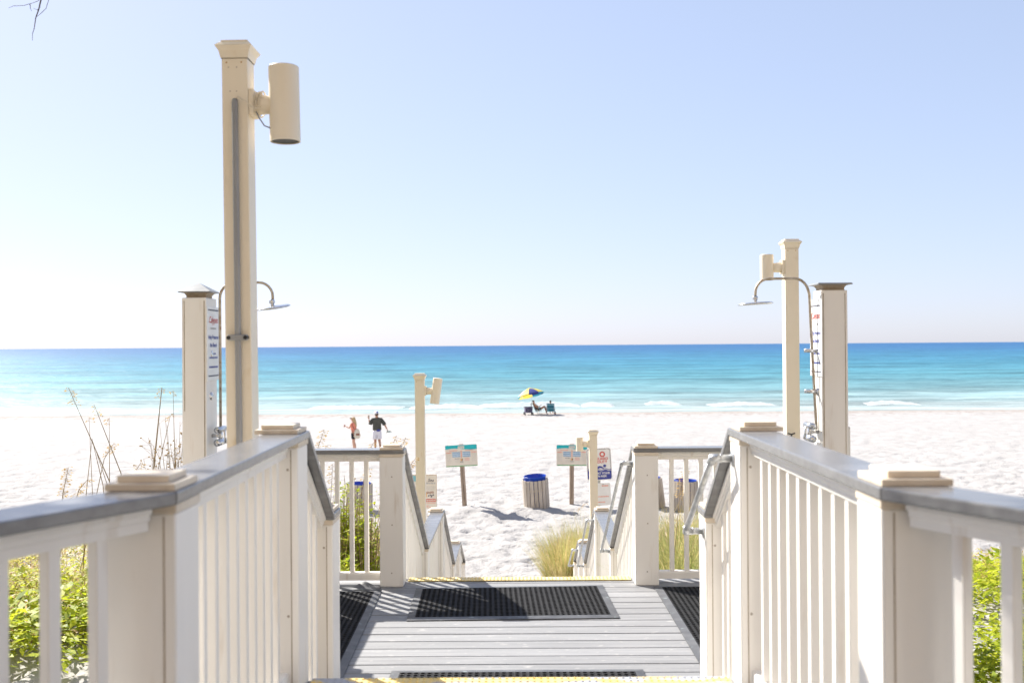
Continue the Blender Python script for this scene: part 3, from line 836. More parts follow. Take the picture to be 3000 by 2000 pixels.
# ------------------------------------------------------------------ rubber mats with real holes
def mat_thing(label, corners, nx, ny, rot_first=True):
    """corners: near-left, near-right, far-right, far-left plan points (x,y)"""
    z0, z1 = .0045, .0135
    nl, nr, fr, fl = [Vector((c[0], c[1], 0)) for c in corners]
    c0 = (nl + nr + fr + fl) / 4
    t = thing('rubber_mat', label, 'mat', (c0.x, c0.y, 0), 'black rubber drainage mats on the landing')
    def P(u, w, z):
        p = (nl * (1 - u) + nr * u) * (1 - w) + (fl * (1 - u) + fr * u) * w
        return (p.x, p.y, z)
    Wd, Ht = (nr - nl).length, (fl - nl).length
    bu, bw = .05 / Wd, .05 / Ht
    # sloped border
    v, f = [], []
    ring = [(0, 0), (1, 0), (1, 1), (0, 1)]
    rin = [(bu, bw), (1 - bu, bw), (1 - bu, 1 - bw), (bu, 1 - bw)]
    for r_, z in ((ring, z0 - .0005), (ring, z0 + .003), (rin, z1), (rin, z0)):
        v += [P(u, w, z) for u, w in r_]
    for l in range(3):
        for k in range(4): f.append((l * 4 + k, l * 4 + (k + 1) % 4, l * 4 + 4 + (k + 1) % 4, l * 4 + 4 + k))
    obj('border', (v, f), M['rubber_rim'], t, (0, 0, 0))
    obj('dark_base_sheet', ([P(u, w, z0) for u, w in rin], [(0, 1, 2, 3)]), M['rubber_hole'], t, (0, 0, 0))  # base drawn as a closed black sheet, putting deep shade into the holes
    # perforated top: every cell has a ring hole
    v, f = [], []
    K = 8
    for j in range(ny):
        for i in range(nx):
            u0, u1 = bu + (1 - 2 * bu) * i / nx, bu + (1 - 2 * bu) * (i + 1) / nx
            w0, w1 = bw + (1 - 2 * bw) * j / ny, bw + (1 - 2 * bw) * (j + 1) / ny
            cu, cw, hu, hw = (u0 + u1) / 2, (w0 + w1) / 2, (u1 - u0) / 2, (w1 - w0) / 2
            b = len(v)
            sq = [(1, 0), (1, 1), (0, 1), (-1, 1), (-1, 0), (-1, -1), (0, -1), (1, -1)]
            for a_, b_ in sq: v.append(P(cu + a_ * hu, cw + b_ * hw, z1))
            for k in range(K):
                th = 2 * math.pi * k / K
                v.append(P(cu + .70 * hu * math.cos(th), cw + .70 * hw * math.sin(th), z1 + .0012))
            for k in range(K):
                th = 2 * math.pi * k / K
                v.append(P(cu + .62 * hu * math.cos(th), cw + .62 * hw * math.sin(th), z0 + .0006))
            for k in range(K):
                k2 = (k + 1) % K
                f.append((b + k, b + k2, b + K + k2, b + K + k))
                f.append((b + K + k, b + K + k2, b + 2 * K + k2, b + 2 * K + k))
    o = obj('perforated_top', (v, f), M['rubber'], t, (0, 0, 0)); o['kind'] = 'stuff'
    return t
mat_thing('large rubber mat in the middle of the landing, half in shadow', [(-.722, 6.335), (.64, 6.375), (.605, 7.245), (-.745, 7.185)], 35, 21)
mat_thing('rubber mat nearest us at the foot of the upper steps', [(-.70, 4.60), (.675, 4.60), (.66, 5.36), (-.69, 5.36)], 35, 18)
ml = mat_thing('rubber mat on the left of the landing, mostly in shade', [(-1.80, 5.02), (-.93, 5.02), (-.985, 7.12), (-1.80, 7.12)], 22, 52)
mat_thing('rubber mat on the right of the landing behind the pipe handrail', [(.985, 5.06), (1.80, 5.06), (1.80, 7.20), (.968, 7.20)], 21, 52)
# curled-up corner of the left mat against the post
v, f = [], []
for i in range(9):
    for j in range(5):
        u, w = i / 8, j / 4
        x = -1.30 + .30 * u; yv = 7.10 + .10 * w
        z = .012 + .050 * w * math.exp(-((u - .62) / .2) ** 2)
        v.append((x, yv - .03 * w * w * math.exp(-((u - .62) / .3) ** 2), z))
for i in range(8):
    for j in range(4): f.append((i * 5 + j, (i + 1) * 5 + j, (i + 1) * 5 + j + 1, i * 5 + j + 1))
o = obj('curled_corner', (v, f), M['rubber_rim'], ml, (0, 0, 0), True)
so = o.modifiers.new('solid', 'SOLIDIFY'); so.thickness = .007

# ------------------------------------------------------------------ lamp posts
def cap_geo(w):
    h = w / 2
    prof = [(h + .003, 0), (h + .006, .012), (h + .010, .030), (h + .020, .045), (h + .024, .052), (h + .010, .066), (h + .002, .070), (h + .002, .078)]
    v, f = [], []
    for r, z in prof:
        v += [(-r, -r, z), (r, -r, z), (r, r, z), (-r, r, z)]
    for i in range(len(prof) - 1):
        for k in range(4): f.append((i * 4 + k, i * 4 + (k + 1) % 4, i * 4 + 4 + (k + 1) % 4, i * 4 + 4 + k))
    n = (len(prof) - 1) * 4
    f.append((n, n + 1, n + 2, n + 3))
    return v, f
def lamp_post(label, x, y, zb, H, side, tilt=0.0, lean=0.0, fr=.067, fh=.325, gap=.06, below=.35, fz=.36, w=.112):
    """x,y = centre; side = direction of the lamp head along X"""
    t = thing('lamp_post', label, 'lamp post', (0, 0, 0), 'square tan posts with downlight cylinders')
    WLOC[t.name] = Vector((0, 0, 0))
    p = obj('shaft', box(-w / 2, w / 2, -w / 2, w / 2, -below, H - .078, .003), M['lamp'], t)
    obj('post_cap', move(cap_geo(w), (0, 0, H - .078)), M['lamp'], t)
    zf = H - fz
    obj('mount_plate', box(side * w / 2, side * (w / 2 + .022), -.048, .048, zf - .055, zf + .06, .003), M['lamp'], t)
    obj('bracket_arm', frame_tube([(side * (w / 2 + .015), 0, zf), (side * (w / 2 + gap + .03), 0, zf - .005)], [.046, .036], 14), M['lamp'], t, (0, 0, 0), True)
    cx = side * (w / 2 + gap + fr)
    hg = join(lathe([(.001, fh / 2), (fr - .004, fh / 2), (fr, fh / 2 - .004), (fr, -fh / 2), (fr - .005, -fh / 2), (fr - .006, -fh / 2 + .06)], 28))
    Mx = Matrix.Translation((cx, 0, zf + .0)) @ Matrix.Rotation(tilt, 4, 'Y')
    hd = obj('lamp_head', xf(hg, Mx), M['lamp'], t, (0, 0, 0), True)
    e = hd.modifiers.new('es', 'EDGE_SPLIT'); e.split_angle = R(40)
    obj('dark_mouth_disc', xf(join(disc(fr - .006, -fh / 2 + .004, 24, False)), Mx), M['black'], hd)  # black disc at the opening stands in for the shade inside
    for dx, dz in ((-.034, -.012), (.030, -.012)):
        obj('screw', xf(disc(.004, 0, 8), Matrix.Translation((dx, -w / 2 - .0008, H - .085 + dz)) @ Matrix.Rotation(R(90), 4, 'X')), M['rustspot'], t)
    t.location = (x, y, zb); t.rotation_euler = (0, lean, 0)
    return t, zf
L1, zf = lamp_post('tall tan lamp post in the left foreground with grey conduit', -1.199, 4.356, UP, 2.665, 1, tilt=R(-.6), lean=R(-.45), fz=.268, fr=.066, fh=.33, gap=.080, below=.9)
H1 = 2.665
obj('conduit', frame_tube([(.004, -.072, -.5), (.004, -.072, H1 - .275), (.004, -.066, H1 - .262)], [.0135, .0135, .012], 12), M['conduit'], L1, (0, 0, 0), True)
obj('conduit_clamp', join(box(-.038, .046, -.089, -.056, H1 - 1.30, H1 - 1.275, .004)), M['conduit'], L1)
obj('clamp_bolt', frame_tube([(.040, -.092, H1 - 1.288), (.040, -.058, H1 - 1.288)], .009, 8), M['black'], L1)
obj('clamp_bolt', frame_tube([(-.032, -.092, H1 - 1.288), (-.032, -.058, H1 - 1.288)], .009, 8), M['black'], L1)
cab = [(.004, -.066, H1 - .262), (.02, -.075, H1 - .25), (.05, -.08, H1 - .27), (.085, -.062, H1 - .30), (.105, -.045, H1 - .29), (.115, -.01, H1 - .27)]
obj('cable', frame_tube(cab, .0035, 6), M['cable'], L1, (0, 0, 0), True)
for k, dx in enumerate((.078, .090, .104)):
    loop = [(dx + .012 * math.sin(a), -.050 * math.cos(a), H1 - .268 + .052 * math.sin(a + .2 * k)) for a in [i * math.pi / 6 for i in range(13)]]
    obj('cable', frame_tube(loop, .0035, 6), M['cable'], L1, (0, 0, 0), True)
obj('cable', frame_tube([(.09, -.05, H1 - .31), (.108, -.055, H1 - .345), (.125, -.05, H1 - .372), (.15, -.03, H1 - .38)], .003, 6), M['conduit'], L1, (0, 0, 0), True)
for dx, dz in ((-.026, .118), (.010, .118), (-.020, .222), (.008, .222)):
    obj('screw', xf(disc(.003, 0, 8), Matrix.Translation((dx, -.0568, H1 - dz)) @ Matrix.Rotation(R(90), 4, 'X')), M['screw'], L1)
lamp_post('white lamp post behind the right shower', 2.289, 8.36, LAND, 2.62, -1, below=.8, lean=R(0), gap=.085, fz=.232, fr=.055, fh=.215)
lamp_post('tan lamp post with tilted head left of the beach stairs', -1.178, 12.05, MID1, 2.51, 1, tilt=R(8.5), lean=R(-.3), gap=.085, below=.7, fr=.057, fh=.31, fz=.215)
L4, _ = lamp_post('short looking lamp post at the foot of the stairs in front of the warning sign', 1.083, 14.26, MID2, 2.60, -1, below=.7, gap=.085, lean=R(-.4), fz=.205, fr=.052, fh=.20)

# ------------------------------------------------------------------ text and prints
def text_geo(s, size, bold=0.0, shear=0.0):
    c = bpy.data.curves.new('txt', 'FONT'); c.body = s; c.size = size; c.align_x = 'CENTER'; c.align_y = 'CENTER'
    c.offset = bold; c.shear = shear; c.resolution_u = 3
    o = bpy.data.objects.new('txt', c); COL.objects.link(o)
    bpy.context.view_layer.update()
    me = bpy.data.meshes.new_from_object(o.evaluated_get(bpy.context.evaluated_depsgraph_get()))
    v = [Vector((p.co.x, 0, p.co.y)) for p in me.vertices]; f = [tuple(q.vertices) for q in me.polygons]
    bpy.data.objects.remove(o); bpy.data.curves.remove(c); bpy.data.meshes.remove(me)
    return v, f
def rect(x0, x1, z0, z1, y): return [(x0, y, z0), (x1, y, z0), (x1, y, z1), (x0, y, z1)], [(0, 1, 2, 3)]
def poly(pts, y): return [(a, y, b) for a, b in pts], [tuple(range(len(pts)))]
def dashes(x0, x1, z, h, y, n=6, ragged=True):
    gs = []; x = x0
    while x < x1 - .002:
        w = random.uniform(.5, 1.4) * (x1 - x0) / n * .75
        gs.append(rect(x, min(x1, x + w), z - h / 2, z + h / 2, y)); x += w + (x1 - x0) / n * .18
    return join(*gs)
def rounded(w, h, r, n=5):
    pts = []
    for cx, cz, a0 in ((w / 2 - r, h / 2 - r, 0), (-w / 2 + r, h / 2 - r, 90), (-w / 2 + r, -h / 2 + r, 180), (w / 2 - r, -h / 2 + r, 270)):
        for k in range(n + 1):
            a = R(a0 + 90 * k / n); pts.append((cx + r * math.cos(a), cz + r * math.sin(a)))
    return pts
def plate(w, h, r, th): return extrude(rounded(w, h, r), 'y', -th / 2, th / 2)

def beach_sign(label, foot, lean, board_tilt, H=1.62):
    t = thing('beach_sign', label, 'sign', (0, 0, 0), 'beach service map signs on wooden posts')
    w, h = .845, .575
    zc = H - h / 2
    obj('wooden_post', join(box(-.060, .060, .012, .11, -.5, H + .02, .008)), M['wood'], t)
    obj('post_crack', box(-.004, .006, .0095, .013, .15, H - h - .02), M['dark_under'], t)
    def put(name, g, mat):
        return obj(name, xf(g, Matrix.Translation((0, 0, zc)) @ Matrix.Rotation(board_tilt, 4, 'Y')), mat, t)
    pl = put('sign_plate', plate(w, h, .03, .012), M['cream_sign'])
    y1, y2, y3 = -.0075, -.0085, -.0095
    top = [(-w / 2 + .004, .175)] + [(-w / 2 + .004 + (w - .008) * i / 16, .175 + .022 * math.sin(i / 16 * math.pi * 2 * .9)) for i in range(1, 17)]
    ar = rounded(w - .006, h - .006, .028)
    band = top + [(a, b) for a, b in ar if b > .2]
    put('header_band', poly(band, y1), M['teal'])
    put('logo_plaque', poly([(a, b + .225) for a, b in rounded(.17, .062, .012)], y2), M['cream_sign'])
    put('logo_print', join(dashes(-.07, .07, .228, .028, y3, 5)), M['grey_print'])
    put('green_edge', rect(-w / 2 + .01, w / 2 - .01, -h / 2 + .006, -h / 2 + .026, y1), M['sgreen'])
    # double-headed walkway arrow
    put('arrow', join(rect(-.011, .011, -.02, .12, y1), poly([(-.022, .115), (.022, .115), (0, .15)], y1), poly([(-.022, -.02), (0, -.055), (.022, -.02)], y1)), M['salmon'])
    for sx in (-1, 1):
        put('dot_panel', rect(sx * .135 - .105, sx * .135 + .105, -.035, .105, y1), M['paleblue'])
        g = []
        for r_ in range(3):
            for c_ in range(8):
                cx = sx * .135 - .091 + c_ * .026; cz = .085 - r_ * .05
                g.append(rect(cx - .0085, cx + .0085, cz - .011, cz + .011, y2))
        put('dot_rows', join(*g), M['blue'])
        put('list_header', rect(sx * .335 - .07, sx * .335 + .07, .075, .098, y1), M['salmon'])
        put('list_lines', join(*[dashes(sx * .335 - .065, sx * .335 + .065, .06 - k * .018, .003, y1, 5) for k in range(13)]), M['grey_print'])
        put('heading_print', join(dashes(sx * .21 - .11, sx * .21 + .11, .150, .011, y1, 7), dashes(sx * .21 - .10, sx * .21 + .10, .130, .011, y1, 7)), M['salmon'])
    put('hut_print', rect(-.031, .031, -.135, -.075, y1), M['orange_print'])
    put('hut_door', poly([(.008, -.13), (.028, -.13), (.028, -.08), (.014, -.082), (.006, -.105)], y2), M['dark_print'])
    put('caption_print', join(dashes(-.18, -.055, -.075, .012, y1, 4), dashes(-.035, .04, -.152, .010, y1, 3), dashes(-.045, .05, -.174, .010, y1, 3)), M['dark_print'])
    put('note_print', join(*[dashes(.085, .21, -.065 - k * .022, .010, y1, 4) for k in range(4)]), M['salmon'])
    put('note_lines', join(*[dashes(-.18, -.06, -.10 - k * .016, .003, y1, 5) for k in range(6)]), M['grey_print'])
    put('clip', box(-.065, .065, -.012, .03, h / 2 - .012, h / 2 + .014, .003), M['galv'])
    t.location = foot; t.rotation_euler = (0, lean, 0)
p = at_z(1361, 1484, -2.52)
beach_sign('leaning beach map sign on a wooden post, left of the trash bin', (p.x, p.y, gz(p.x, p.y)), R(-3.2), R(.6))
p = at_z(1675, 1475, -2.60)
beach_sign('beach map sign on an upright wooden post, right of the trash bin', (p.x, p.y, gz(p.x, p.y)), R(.6), R(-.2), 1.63)

def lifeguard_sign():
    t = thing('warning_sign', 'no lifeguard warning sign with swimmer, half behind the low lamp post', 'sign', (0, 0, 0))
    w, h = .50, .64
    D = 20.0
    c = at_y(1755, 1359, D); foot_z = gz(c.x, D)
    zc = c.z - foot_z
    obj('sign_post', box(-.028, .028, .010, .066, -.5, zc + .28, .004), M['galv'], t)
    tilt = R(-3.0)
    def put(name, g, mat, parent=None):
        return obj(name, xf(g, Matrix.Translation((0, 0, zc)) @ Matrix.Rotation(tilt, 4, 'Y')), mat, parent or t)
    pl = put('sign_plate', plate(w, h, .045, .006), M['white_sign'])
    y0, y1, y2 = -.0045, -.0055, -.0065
    a = rounded(w - .03, h - .03, .04); b = rounded(w - .045, h - .045, .035)
    n = len(a)
    put('border_line', ([(p_[0], y0, p_[1]) for p_ in a] + [(p_[0], y0, p_[1]) for p_ in b], [(i, (i + 1) % n, (i + 1) % n + n, i + n) for i in range(n)]), M['dark_print'])
    # life ring
    N = 28
    ringv = [(.075 + .056 * math.cos(2 * math.pi * k / N), y1, .195 + .056 * math.sin(2 * math.pi * k / N)) for k in range(N)] + [(.075 + .031 * math.cos(2 * math.pi * k / N), y1, .195 + .031 * math.sin(2 * math.pi * k / N)) for k in range(N)]
    put('life_ring', (ringv, [(k, (k + 1) % N, (k + 1) % N + N, k + N) for k in range(N)]), M['red'])
    put('red_lettering', join(move(text_geo('N', .125, .003), (-.075, y1, .195)), move(text_geo('LIFEGUARD', .072, .002), (0, y1, .105)), move(text_geo('ON DUTY', .072, .002), (0, y1, .040))), M['red'])
    # water, wave lines and swimmer
    ww = w / 2 - .012
    wav = [(-ww + 2 * ww * i / 30, -.125 + .012 * math.sin(i / 30 * math.pi * 6)) for i in range(31)]
    lowc = [(x_, z_) for x_, z_ in rounded(w - .024, h - .024, .04) if z_ < -.2]
    put('blue_water', poly(list(reversed(wav)) + [q for q in lowc if q[0] < 0] + [q for q in lowc if q[0] >= 0], y0 - .0004), M['navy'])
    st = []
    for i in range(30):
        x0_, z0_ = wav[i]; x1_, z1_ = wav[i + 1]
        st.append(poly([(x0_, z0_ + .013), (x1_, z1_ + .013), (x1_, z1_ + .026), (x0_, z0_ + .026)], y0 - .0004))
    put('wave_line', join(*st), M['navy'])
    cir = [(.11 + .030 * math.cos(2 * math.pi * k / 18), -.038 + .030 * math.sin(2 * math.pi * k / 18)) for k in range(18)]
    put('swimmer', join(poly(cir, y1), poly([(-.12, -.085), (.0, -.035), (.05, -.045), (.10, -.088), (.06, -.09), (.02, -.075), (-.03, -.09)], y1)), M['navy'])
    put('white_lettering', join(move(text_geo('SWIM AT YOUR', .058, .0015), (0, y2, -.185)), move(text_geo('OWN RISK', .058, .0015), (0, y2, -.243))), M['white_sign'])
    # lower plate
    lp = obj('lower_plate', xf(plate(.40, .44, .03, .005), Matrix.Translation((.03, 0, zc - .60)) @ Matrix.Rotation(R(-2.5), 4, 'Y')), M['white_sign'], t)
    def put2(name, g, mat): return obj(name, xf(g, Matrix.Translation((.03, 0, zc - .60)) @ Matrix.Rotation(R(-2.5), 4, 'Y')), mat, lp)
    put2('red_print', join(dashes(.03, .16, .165, .026, y0, 4), dashes(-.12, .16, -.05, .02, y0, 9), dashes(-.12, .08, -.16, .02, y0, 6)), M['salmon'])
    put2('bolt', join(poly([(.055 + .009 * math.cos(k), .195 + .009 * math.sin(k)) for k in [i * math.pi / 4 for i in range(8)]], y0)), M['dark_print'])
    t.location = (c.x, D, foot_z)
lifeguard_sign()

def notice_board():
    D = 19.0
    c = at_y(1239, 1440, D); fz = gz(c.x, D)
    t = thing('notice_board', 'tall faded notice board half hidden by the tilted lamp post', 'sign', (0, 0, 0))
    zc = c.z - fz; w, h = .53, .66
    for sx in (-1, 1): obj('leg', box(sx * .2 - .03, sx * .2 + .03, .01, .07, -.4, zc + .25, .004), M['wood'], t)
    def put(name, g, mat): return obj(name, move(g, (0, 0, zc)), mat, t)
    put('sign_plate', plate(w, h, .004, .012), M['cream_sign'])
    y1, y2 = -.0072, -.0082
    put('frame_line', join(rect(-w / 2, w / 2, h / 2 - .009, h / 2, y1), rect(-w / 2, -w / 2 + .007, -.18, h / 2 - .009, y1), rect(w / 2 - .007, w / 2, -.18, h / 2 - .009, y1)), M['brown_print'])
    put('sea_print', poly([(-.25, .20), (-.10, .20), (-.05, .27), (-.06, .31), (-.25, .31)], y1), M['chair_l'])
    put('script_lettering', move(text_geo('Sea', .085, .001, .3), (.15, y1, .22)), M['dark_print'])
    put('gold_print', join(dashes(.02, .245, .165, .03, y1, 5)), M['grey_print'])
    put('fine_print', join(*[dashes(.03 + .01 * (k % 2), .24, .10 - k * .02, .007, y1, 6) for k in range(4)]), M['grey_print'])
    put('red_lettering', join(move(text_geo('SAFE!', .06, .002), (.14, y1, -.015)), dashes(-.17, -.03, .0, .045, y1, 4)), M['leather'])
    put('crab_print', join(*[rect(cx - .012, cx + .012, cz - .012, cz + .012, y1) for cx, cz in ((.11, -.075), (.14, -.06), (.17, -.07), (.20, -.06), (.16, -.09), (-.12, .10), (-.09, .16), (-.06, .20), (-.10, .05), (-.13, -.06), (-.10, -.09))]), M['dark_print'])
    put('orange_figure', join(poly([(.03, -.10), (.08, -.10), (.075, -.02), (.045, -.0)], y1), poly([(-.16, .02), (-.09, .22), (-.06, .23), (-.10, .02)], y1)), M['orange_print'])
    put('red_band', rect(.01, .245, -.19, -.135, y1), M['red'])
    put('band_print', dashes(.02, .235, -.163, .024, y2, 6), M['cream_sign'])
    put('lower_print', join(dashes(.02, .24, -.215, .010, y1, 6), dashes(.03, .12, -.265, .012, y1, 3), dashes(.03, .20, -.29, .007, y1, 4)), M['salmon'])
    put('blue_figure', join(rect(-.115, -.06, -.265, -.19, y1)), M['blue'])
    t.location = (c.x, D, fz)
notice_board()

# ------------------------------------------------------------------ trash bins
def trash_bin(label, x, y, lean, spin=0, leany=0, up=0.0):
    t = thing('trash_bin', label, 'trash bin', (0, 0, 0), 'slatted trash bins with blue liners')
    n, r, hh = 19, .335, .79
    sl = mesh(box(-.048, .048, -.010, .010, .03, hh, .003), M['slat'], 'slat')
    for k in range(n):
        th = 2 * math.pi * k / n + spin
        o = obj('slat', sl, None, t, (0, 0, 0))
        o.location = (r * math.cos(th), r * math.sin(th), random.uniform(-.006, .006))
        o.rotation_euler = (0, 0, th + R(90))
    for zz in (.08, .52):
        obj('hoop', xf(lathe([(r - .012, -.022), (r - .012, .022), (r - .020, .022), (r - .020, -.022), (r - .012, -.022)], 28), Matrix.Translation((0, 0, zz))), M['slat'], t)
    ln = obj('liner', lathe([(.24, .04), (.285, .80 - up), (.295, .86 - up), (.300, .865 - up), (.300, .875 - up), (.290, .878 - up)], 32), M['bin_blue'], t, (0, 0, 0), True)
    obj('liner_inside', lathe([(.290, .878 - up), (.282, .86 - up), (.236, .06), (.001, .06)], 32), M['bin_blue'], ln, (0, 0, 0), True)
    t.location = (x, y, gz(x, y) - .03)
    t.rotation_euler = (leany, lean, 0)
for lab, px, py, lean, sp, le in (('slatted trash bin with bright blue liner in the middle of the beach path', 1573, 1488, R(-3.4), .1, R(4)),
                              ('slatted trash bin seen through the left landing railing', 1053, 1497, R(.5), .25, 0),
                              ('leaning trash bin mostly hidden by the right landing post', 1912, 1481, R(-6.5), .4, 0),
                              ('slatted trash bin behind the pipe handrail on the right', 2007, 1488, R(1.2), .15, 0)):
    p = at_z(px, py, -2.60)
    trash_bin(lab, p.x, p.y, lean, sp, le, 0 if le else .065)

# ------------------------------------------------------------------ showers
def pyramid_cap(w, parent, z, full):
    h = w / 2
    neck = [(h - .014, 0), (h - .014, .016), (h - .004, .030), (h + .006, .034)]
    eave = [(h + .006, .034), (h + .026, .035), (h + .026, .041)] + ([(.004, .098)] if full else [(h + .020, .046)])
    def ring(prof):
        v, f = [], []
        for r, zz in prof: v += [(-r, -r, zz), (r, -r, zz), (r, r, zz), (-r, r, zz)]
        for i in range(len(prof) - 1):
            for k in range(4): f.append((i * 4 + k, i * 4 + (k + 1) % 4, i * 4 + 4 + (k + 1) % 4, i * 4 + 4 + k))
        n = (len(prof) - 1) * 4
        f.append((n, n + 1, n + 2, n + 3))
        return move((v, f), (0, 0, z))
    c = obj('column_cap', ring(neck), M['cap_neck'], parent)
    obj('cap_roof', ring(eave), M['cap_roof'], c)
    return c
def shower(label, x, y, s, H, wx, wy, full):
    """x,y centre of the column; s=+1 shower reaches to +X"""
    t = thing('beach_shower', label, 'shower', (0, 0, 0))
    obj('column', box(-wx / 2, wx / 2, -wy / 2, wy / 2, -.4, H, .004), M['vinyl'], t)
    obj('corner_seam', box(s * (wx / 2 - .012) - .003, s * (wx / 2 - .012) + .003, -wy / 2 - .0015, -wy / 2 + .002, -.1, H - .02), M['vinyl_seam'], t)
    obj('corner_seam', box(-s * (wx / 2 - .016) - .002, -s * (wx / 2 - .016) + .002, -wy / 2 - .0015, -wy / 2 + .002, 1.35 if full else -.1, H - .02), M['vinyl_seam'], t)
    v, f = cap_sq = None, None
    c = pyramid_cap(wx, t, H, full)
    fx = s * wx / 2
    # notice
    sg = obj('notice', box(fx, fx + s * .008, -.115, .135, 1.54, 2.03 - (.02 if full else 0), .001), M['white_sign'], t)
    Mt = Matrix.Translation((fx + s * .0095, .01, 0)) @ Matrix.Rotation(R(90) if s > 0 else R(-90), 4, 'Z')
    zt = 2.01
    sg1 = obj('notice_line', xf(join(rect(-.105, .105, 1.985, 1.993, 0), rect(-.105, .105, 1.565, 1.573, 0)), Mt), M['dark_print'], sg)
    obj('script_logo', xf(move(text_geo('Calypso', .058, .0006, .35), (0, 0, 1.925)), Mt), M['red'], sg)
    obj('lettering', xf(join(move(text_geo('Help Preserve', .036, .0008), (0, 0, 1.815)), move(text_geo('the Beach', .036, .0008), (0, 0, 1.765)),
                             dashes(-.05, .05, 1.71, .010, 0, 4), dashes(-.085, .085, 1.685, .010, 0, 7), dashes(-.09, .09, 1.625, .012, 0, 7)), Mt), M['navy'], sg)
    obj('sub_logo', xf(dashes(-.06, .06, 1.872, .010, 0, 4), Mt), M['grey_print'], sg)
    # riser pipe, gooseneck and rain head
    px = fx + s * .055
    r = .0088
    zt = 2.165
    pts = [(px, 0, 1.20), (px, 0, zt - .10)]
    for k in range(1, 7):
        a = R(15 * k); pts.append((px + s * (.09 - .09 * math.cos(a)), 0, zt - .10 + .10 * math.sin(a)))
    ex = px + s * .34
    pts.append((ex - s * .09, 0, zt))
    for k in range(1, 7):
        a = R(15 * k); pts.append((ex - s * .09 + s * .09 * math.sin(a), 0, zt - .09 + .09 * math.cos(a)))
    pts.append((ex, 0, zt - .135))
    if s < 0:
        pts = [(a + (zt - c_) * .045 * (1 if i < 2 else 0) - 0.0, b, c_) for i, (a, b, c_) in enumerate(pts)]
    obj('riser_pipe', frame_tube(pts, r, 10), M['rust'], t, (0, 0, 0), True)
    tiltm = Matrix.Translation((ex, 0, zt - .16)) @ Matrix.Rotation(R(-6 if s > 0 else -3), 4, 'Y') @ Matrix.Rotation(R(8 if s > 0 else 0), 4, 'X')
    hd = obj('shower_head', xf(join(lathe([(.001, .012), (.10, .008), (.112, .002), (.112, -.003), (.105, -.006), (.001, -.006)], 28)), tiltm), M['chrome'], t, (0, 0, 0), True)
    obj('swivel_nut', xf(lathe([(.012, .05), (.018, .045), (.020, .03), (.012, .022), (.012, .008)], 12), tiltm), M['chrome'], hd, (0, 0, 0), True)
    for zz in ((1.44, 1.70) if s < 0 else (1.44, 1.71)):
        if s < 0:
            obj('pipe_clip', frame_tube([(fx, 0, zz), (fx + s * .085, 0, zz + .005)], .013, 10), M['chrome'], t, (0, 0, 0), True)
        obj('clip_rosette', xf(lathe([(.001, .012), (.016, .012), (.026, .006), (.027, 0)], 16), Matrix.Translation((fx, -.02 if s > 0 else 0, zz)) @ Matrix.Rotation(R(90 * s), 4, 'Y')), M['chrome'], t, (0, 0, 0), True)
    obj('mixer_bar', frame_tube([(px, -.075, 1.225), (px, .075, 1.225)], .021, 12), M['chrome'], t, (0, 0, 0), True)
    obj('mixer_bar', frame_tube([(px, -.075, 1.145), (px, .075, 1.145)], .023, 12), M['chrome'], t, (0, 0, 0), True)
    obj('mixer_stem', frame_tube([(px, 0, 1.23), (px, 0, 1.14)], .013, 10), M['chrome'], t, (0, 0, 0), True)
    obj('mixer_mount', frame_tube([(fx, 0, 1.185), (px, 0, 1.185)], .012, 10), M['chrome'], t, (0, 0, 0), True)
    obj('lever', frame_tube([(px, -.07, 1.225), (px + s * .05, -.085, 1.225), (px + s * .055, -.085, 1.15)], .007, 8), M['chrome'], t, (0, 0, 0), True)
    obj('side_box', box(-fx, -fx - s * .028, -.04, .05, 1.02, 1.22, .006), M['vinyl'], t)
    t.location = (x, y, 0)
shower('left beach shower column with pyramid cap, behind the tall lamp post', -2.043, 6.38, 1, 2.065, .154, .22, True)
shower('right beach shower column with rusty gooseneck pipe', 2.0, 6.38, -1, 2.085, .165, .17, False)
# hose tap on the right lamp post
t = thing('hose_tap', 'small black hose tap on the white lamp post', 'tap', (2.25, 8.28, 1.2))
p = at_y(2318, 1276, 8.27)
obj('tap_body', frame_tube([(p.x, 8.31, p.z - .02), (p.x, 8.26, p.z - .02), (p.x, 8.25, p.z - .055)], .014, 8), M['chrome'], t, (0, 0, 0), True)
obj('tap_handle', join(frame_tube([(p.x, 8.265, p.z - .015), (p.x, 8.265, p.z + .012)], .006, 8), frame_tube([(p.x - .03, 8.265, p.z + .022), (p.x, 8.265, p.z + .012), (p.x + .03, 8.265, p.z + .022)], .006, 8)), M['black'], t, (0, 0, 0), True)

